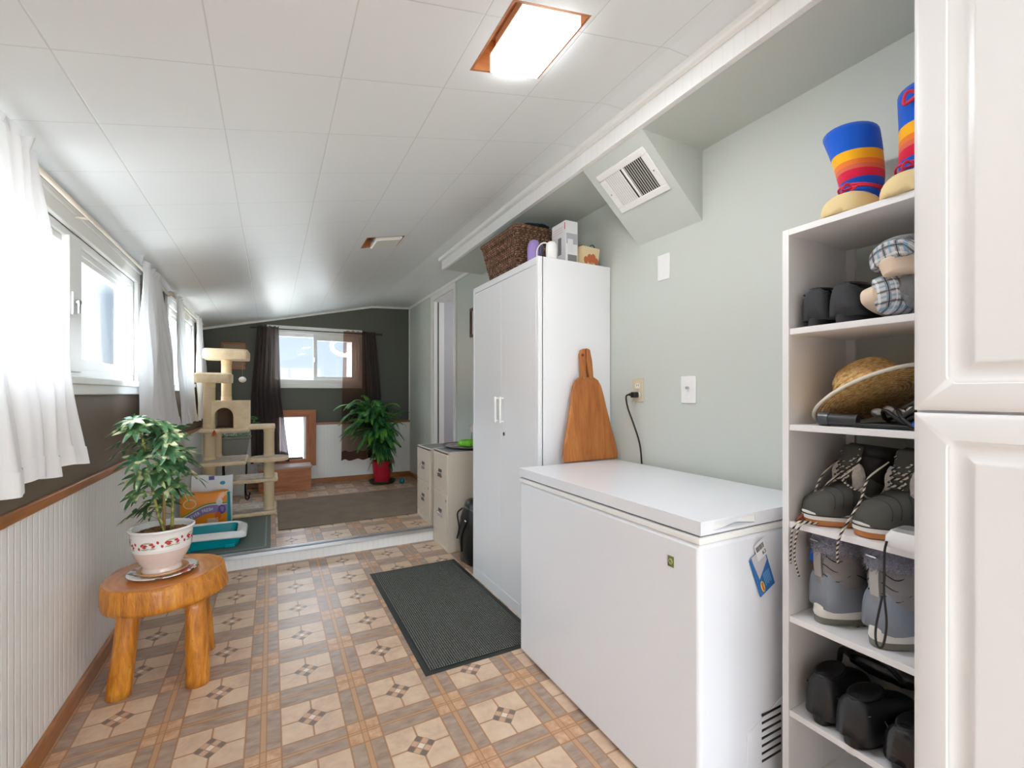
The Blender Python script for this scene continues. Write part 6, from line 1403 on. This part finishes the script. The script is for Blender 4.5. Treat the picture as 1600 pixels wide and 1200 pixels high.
# grey snow boots ----------------------------------------------------
M['snow'] = Mat('blue_grey_shell', (138, 146, 158), 0.5, 0.35); M['quilt'] = Mat('grey_quilted_nylon', (140, 138, 140), 0.5, 0.3); M['quilt'].bump(M['quilt'].noise(22, 2), 0.3, 0.01)
M['tabm'] = Mat('pale_webbing', (176, 174, 170), 0.6); M['treadm'] = plastic('olive_grey_tread', (124, 124, 114), 0.6); M['sofur'] = Mat('blue_grey_fur', (150, 150, 168), 0.95, 0.1, sheen=0.5); M['sofur'].bump(M['sofur'].noise(150, 4), 1.0, 0.012)
def snowboot(label, loc, rz, n_seed):
    r_ = put('snow_boot', label, 'boot', loc, rz); L_, W_ = 0.262, 0.098
    sole_mb(L_, W_, [(0.0, -0.003), (0.002, 0.001), (0.018, 0.003)]).build('tread', M['treadm'], r_, local=True, autos=True)
    for k in (2, 3, 6, 7):
        for s_ in (-1, 1): bx(s_ * (W_ / 2 - 0.008) - 0.006, s_ * (W_ / 2 - 0.008) + 0.006, -0.10 + k * 0.022, -0.09 + k * 0.022, 0.001, 0.014).build('lug', M['treadm'], r_, local=True)
    # wedge midsole, high at the heel
    rs = []
    for z_, k in ((0.018, 0.002), (0.024, 0.004), (0.046, 0.002), (0.050, -0.004)): rs.append([(x_, y_, z_ - (0.012 * (y_ / L_ + 0.5) if z_ > 0.03 else 0)) for x_, y_ in foot_outline(L_, W_, 40, k)])
    MB().rings(rs).build('midsole', M['offwhite'], r_, local=True, autos=True)
    upper_mb(L_, W_, 0.044, [(0.012, 0.55, 0.085), (0.04, 0.82, 0.10), (0.12, 0.93, 0.108), (0.28, 0.95, 0.11), (0.42, 0.95, 0.10), (0.56, 0.98, 0.074), (0.7, 1.03, 0.056), (0.85, 0.98, 0.044), (0.94, 0.78, 0.032), (0.99, 0.4, 0.018)], 32, 0.72).build('shell', M['snow'], r_, smooth=True, local=True)
    mb = MB(); shaft(mb, [(0, -0.060, 0.10 + 0.112 * t, 0.044 + 0.004 * math.sin(t * 3) , 0.066 - 0.002 * t, 0.0) for t in [i / 24 for i in range(25)]], 30, lambda a, z_: 0.05 * abs(math.sin((z_ - 0.10) * PI / 0.037)) ** 0.5); mb.build('quilted_shaft', M['quilt'], r_, smooth=True, local=True)
    rnd_ = random.Random(n_seed); mb = MB(); 
    shaft(mb, [(0, -0.060, 0.188, 0.044, 0.062, 0), (0, -0.060, 0.192, 0.054, 0.074, 0), (0, -0.060, 0.215, 0.055, 0.075, 0), (0, -0.060, 0.236, 0.052, 0.070, 0), (0, -0.060, 0.240, 0.040, 0.056, 0), (0, -0.060, 0.215, 0.03, 0.045, 0)], 44, lambda a, z_: 0.06 * noise.noise((math.cos(a) * 5 + n_seed, math.sin(a) * 5, z_ * 50)))
    mb.build('fur_cuff', M['sofur'], r_, smooth=True, local=True)
    mb = MB()
    for k in range(1100):      # hair tufts of the cuff
        a = rnd_.random() * 2 * PI; z_ = rnd_.uniform(0.188, 0.238); p = Vector((0.053 * math.cos(a), -0.060 + 0.072 * math.sin(a), z_)); nn = Vector((math.cos(a), math.sin(a), rnd_.uniform(-1.1, 0.5))).normalized(); s_ = Vector((-math.sin(a), math.cos(a), 0)) * 0.0012
        e_ = p + nn * rnd_.uniform(0.008, 0.017) + Vector((0, 0, -0.002)); mb.face((p - s_, p + s_, e_))
    mb.build('fur_hair', M['sofur'], r_, local=True)
    mb = MB(); mb.grid(lambda u, v: (-0.011 + 0.022 * u, -0.060 - (0.068 + 0.004 * math.sin(PI * v)), 0.125 + 0.098 * v), 3, 8); mb.build('heel_strap', M['tabm'], r_, local=True, thick=0.003)
    bx(-0.0125, 0.0125, -0.142, -0.133, 0.221, 0.2245).build('strap_loop', M['chrome'], r_, local=True)
    for s_ in (-1, 1):
        for k in range(3):
            z_ = 0.125 + 0.026 * k; MB().tube(spline([(s_ * 0.015, -0.128, z_ + 0.012), (s_ * 0.036, -0.105, z_ - 0.004), (s_ * 0.047, -0.065, z_ + 0.016), (s_ * 0.044, -0.02, z_ - 0.002)]), 0.0014, 5).build('quilt_seam', M['dksole'], r_, smooth=True, local=True)
    return r_
snowboot('grey fur-cuffed snow boot at left, heel outward, on the shelf below the laced boots', (1.440, 0.668, 0.5485), -PI / 2 - 0.30, 1)
snowboot('grey fur-cuffed snow boot at right, heel outward, behind the hanging wrist loop', (1.436, 0.540, 0.5485), -PI / 2 - 0.25, 2)
r = thing('blue_tag', 'small blue plastic tag between the shelf side and the left snow boot cuff', 'tag', (1.36, 0.735, 0.735))
bx(1.338, 1.352, 0.728, 0.742, 0.700, 0.735).build('tag', Mat('blue_tag', (24, 96, 210), 0.4), r, bevel=0.003)

# black shoes on the lowest visible level ------------------------------
M['blksh'] = Mat('black_rubber_shoe', (34, 36, 40), 0.4, 0.5); M['blks2'] = Mat('black_shoe_sole', (24, 25, 27), 0.5)
s1 = lowshoe('black rubber shoe at left, heel outward, on the lowest visible shelf', (1.428, 0.706, 0.2845), -PI / 2 + 0.1, 'black_shoe', M['blksh'], M['blks2'], 0.27, 0.092, 0.105)
s2 = lowshoe('black rubber shoe beside its mate, nearer the wardrobe on the lowest visible shelf', (1.415, 0.606, 0.2845), -PI / 2 - 0.05, 'black_shoe', M['blksh'], M['blks2'], 0.27, 0.096, 0.10)
s3 = lowshoe('glossy black shoe at the right end of the lowest visible shelf', (1.420, 0.500, 0.2845), -PI / 2 - 0.1, 'black_shoe', Mat('black_gloss', (30, 30, 32), 0.2), M['blks2'], 0.27, 0.096, 0.085)
r = thing('black_handbag', 'shiny black bag with a loop handle lying behind the black shoes', 'bag', (1.50, 0.64, 0.36))
mb = MB(); mb.sphere((1.50, 0.62, 0.425), 0.07, 22, 12, sc=(0.9, 1.6, 0.55), wob=lambda d: 0.12 * noise.noise(d * 3)); mb.build('body', Mat('black_patent', (26, 27, 30), 0.25), r, smooth=True)
MB().tube(spline([(1.45, 0.72, 0.40), (1.43, 0.70, 0.45), (1.43, 0.65, 0.475), (1.43, 0.60, 0.46), (1.45, 0.57, 0.42)]), 0.007, 8).build('handle', M['blksh'], r, smooth=True)
mb = MB(); mb.tube([(1.435, 0.68, 0.455), (1.432, 0.63, 0.462)], 0.004, 6); mb.build('clasp', M['chrome'], r)

# ------------------------------------------------------------------ outdoors
g = Mat('pale_gravel_ground', (170, 168, 164), 0.9); g.color(g.ramp(g.noise(0.8, 4), [(0.3, (150, 148, 144)), (0.7, (186, 182, 176))]))
struct(bx(-60, 60, -60, 60, -0.5, -0.4).build('ground', g))
hill = MB(); hill.grid(lambda u, v: (-80 + 160 * u, 60 + 20 * v, -0.5 + (4.0 + 1.2 * math.sin(9 * u) + 0.8 * math.sin(23 * u)) * math.sin(PI * v * 0.5)), 60, 4)
struct(hill.build('hills', g))
r = thing('neighbour_house', 'white-sided house corner with a downspout seen through the back window', 'house', (3.3, 9.0, -0.4))
sd = Mat('white_siding', (228, 230, 232), 0.6); x, y, z = sd.xyz(); sd.bump((x * 42.0).sin() * -1.0, 0.4, 0.01)
MB().prism([(1.14, 8.2), (6.0, 8.2), (6.0, 13.0), (1.86, 13.0)], -0.4, 3.4).build('wall', sd, r)
mb = MB(); mb.tube(spline([(0.96, 8.05, 2.06), (0.89, 8.05, 2.00), (0.90, 8.06, 1.90), (0.99, 8.08, 1.84), (1.10, 8.12, 1.81), (1.19, 8.14, 1.74), (1.20, 8.14, 0.5), (1.20, 8.14, -0.4)]), 0.032, 10); mb.build('downspout', plastic('white_gutter', (206, 210, 216)), r, smooth=True)
bx(0.90, 6.0, 8.0, 8.2, 2.06, 2.16).build('gutter', plastic('white_gutter_trough', (224, 226, 228)), r)
r = thing('brown_roof_house', 'house with a pinkish brown shingle roof seen through the left window', 'house', (-9, 15, -0.4))
rf = Mat('brown_shingle', (206, 162, 136), 0.8); v = rf.noise(6, 3); rf.color(rf.ramp(v, [(0.35, (176, 130, 104)), (0.65, (222, 184, 160))]))
bx(-12.0, -5.6, 14, 24, -0.4, 1.4).build('wall', sd, r)
MB().rings([[(-12.4, 13.6, 1.4), (-5.2, 13.6, 1.4), (-8.8, 13.6, 3.6)], [(-12.4, 24.4, 1.4), (-5.2, 24.4, 1.4), (-8.8, 24.4, 3.6)]]).build('roof', rf, r)

# things that repeat share a group
for o in list(bpy.data.objects):
    k = o.name.split('.')[0]
    if o.parent is None and 'category' in o.keys() and k in GROUPS: o['group'] = GROUPS[k]
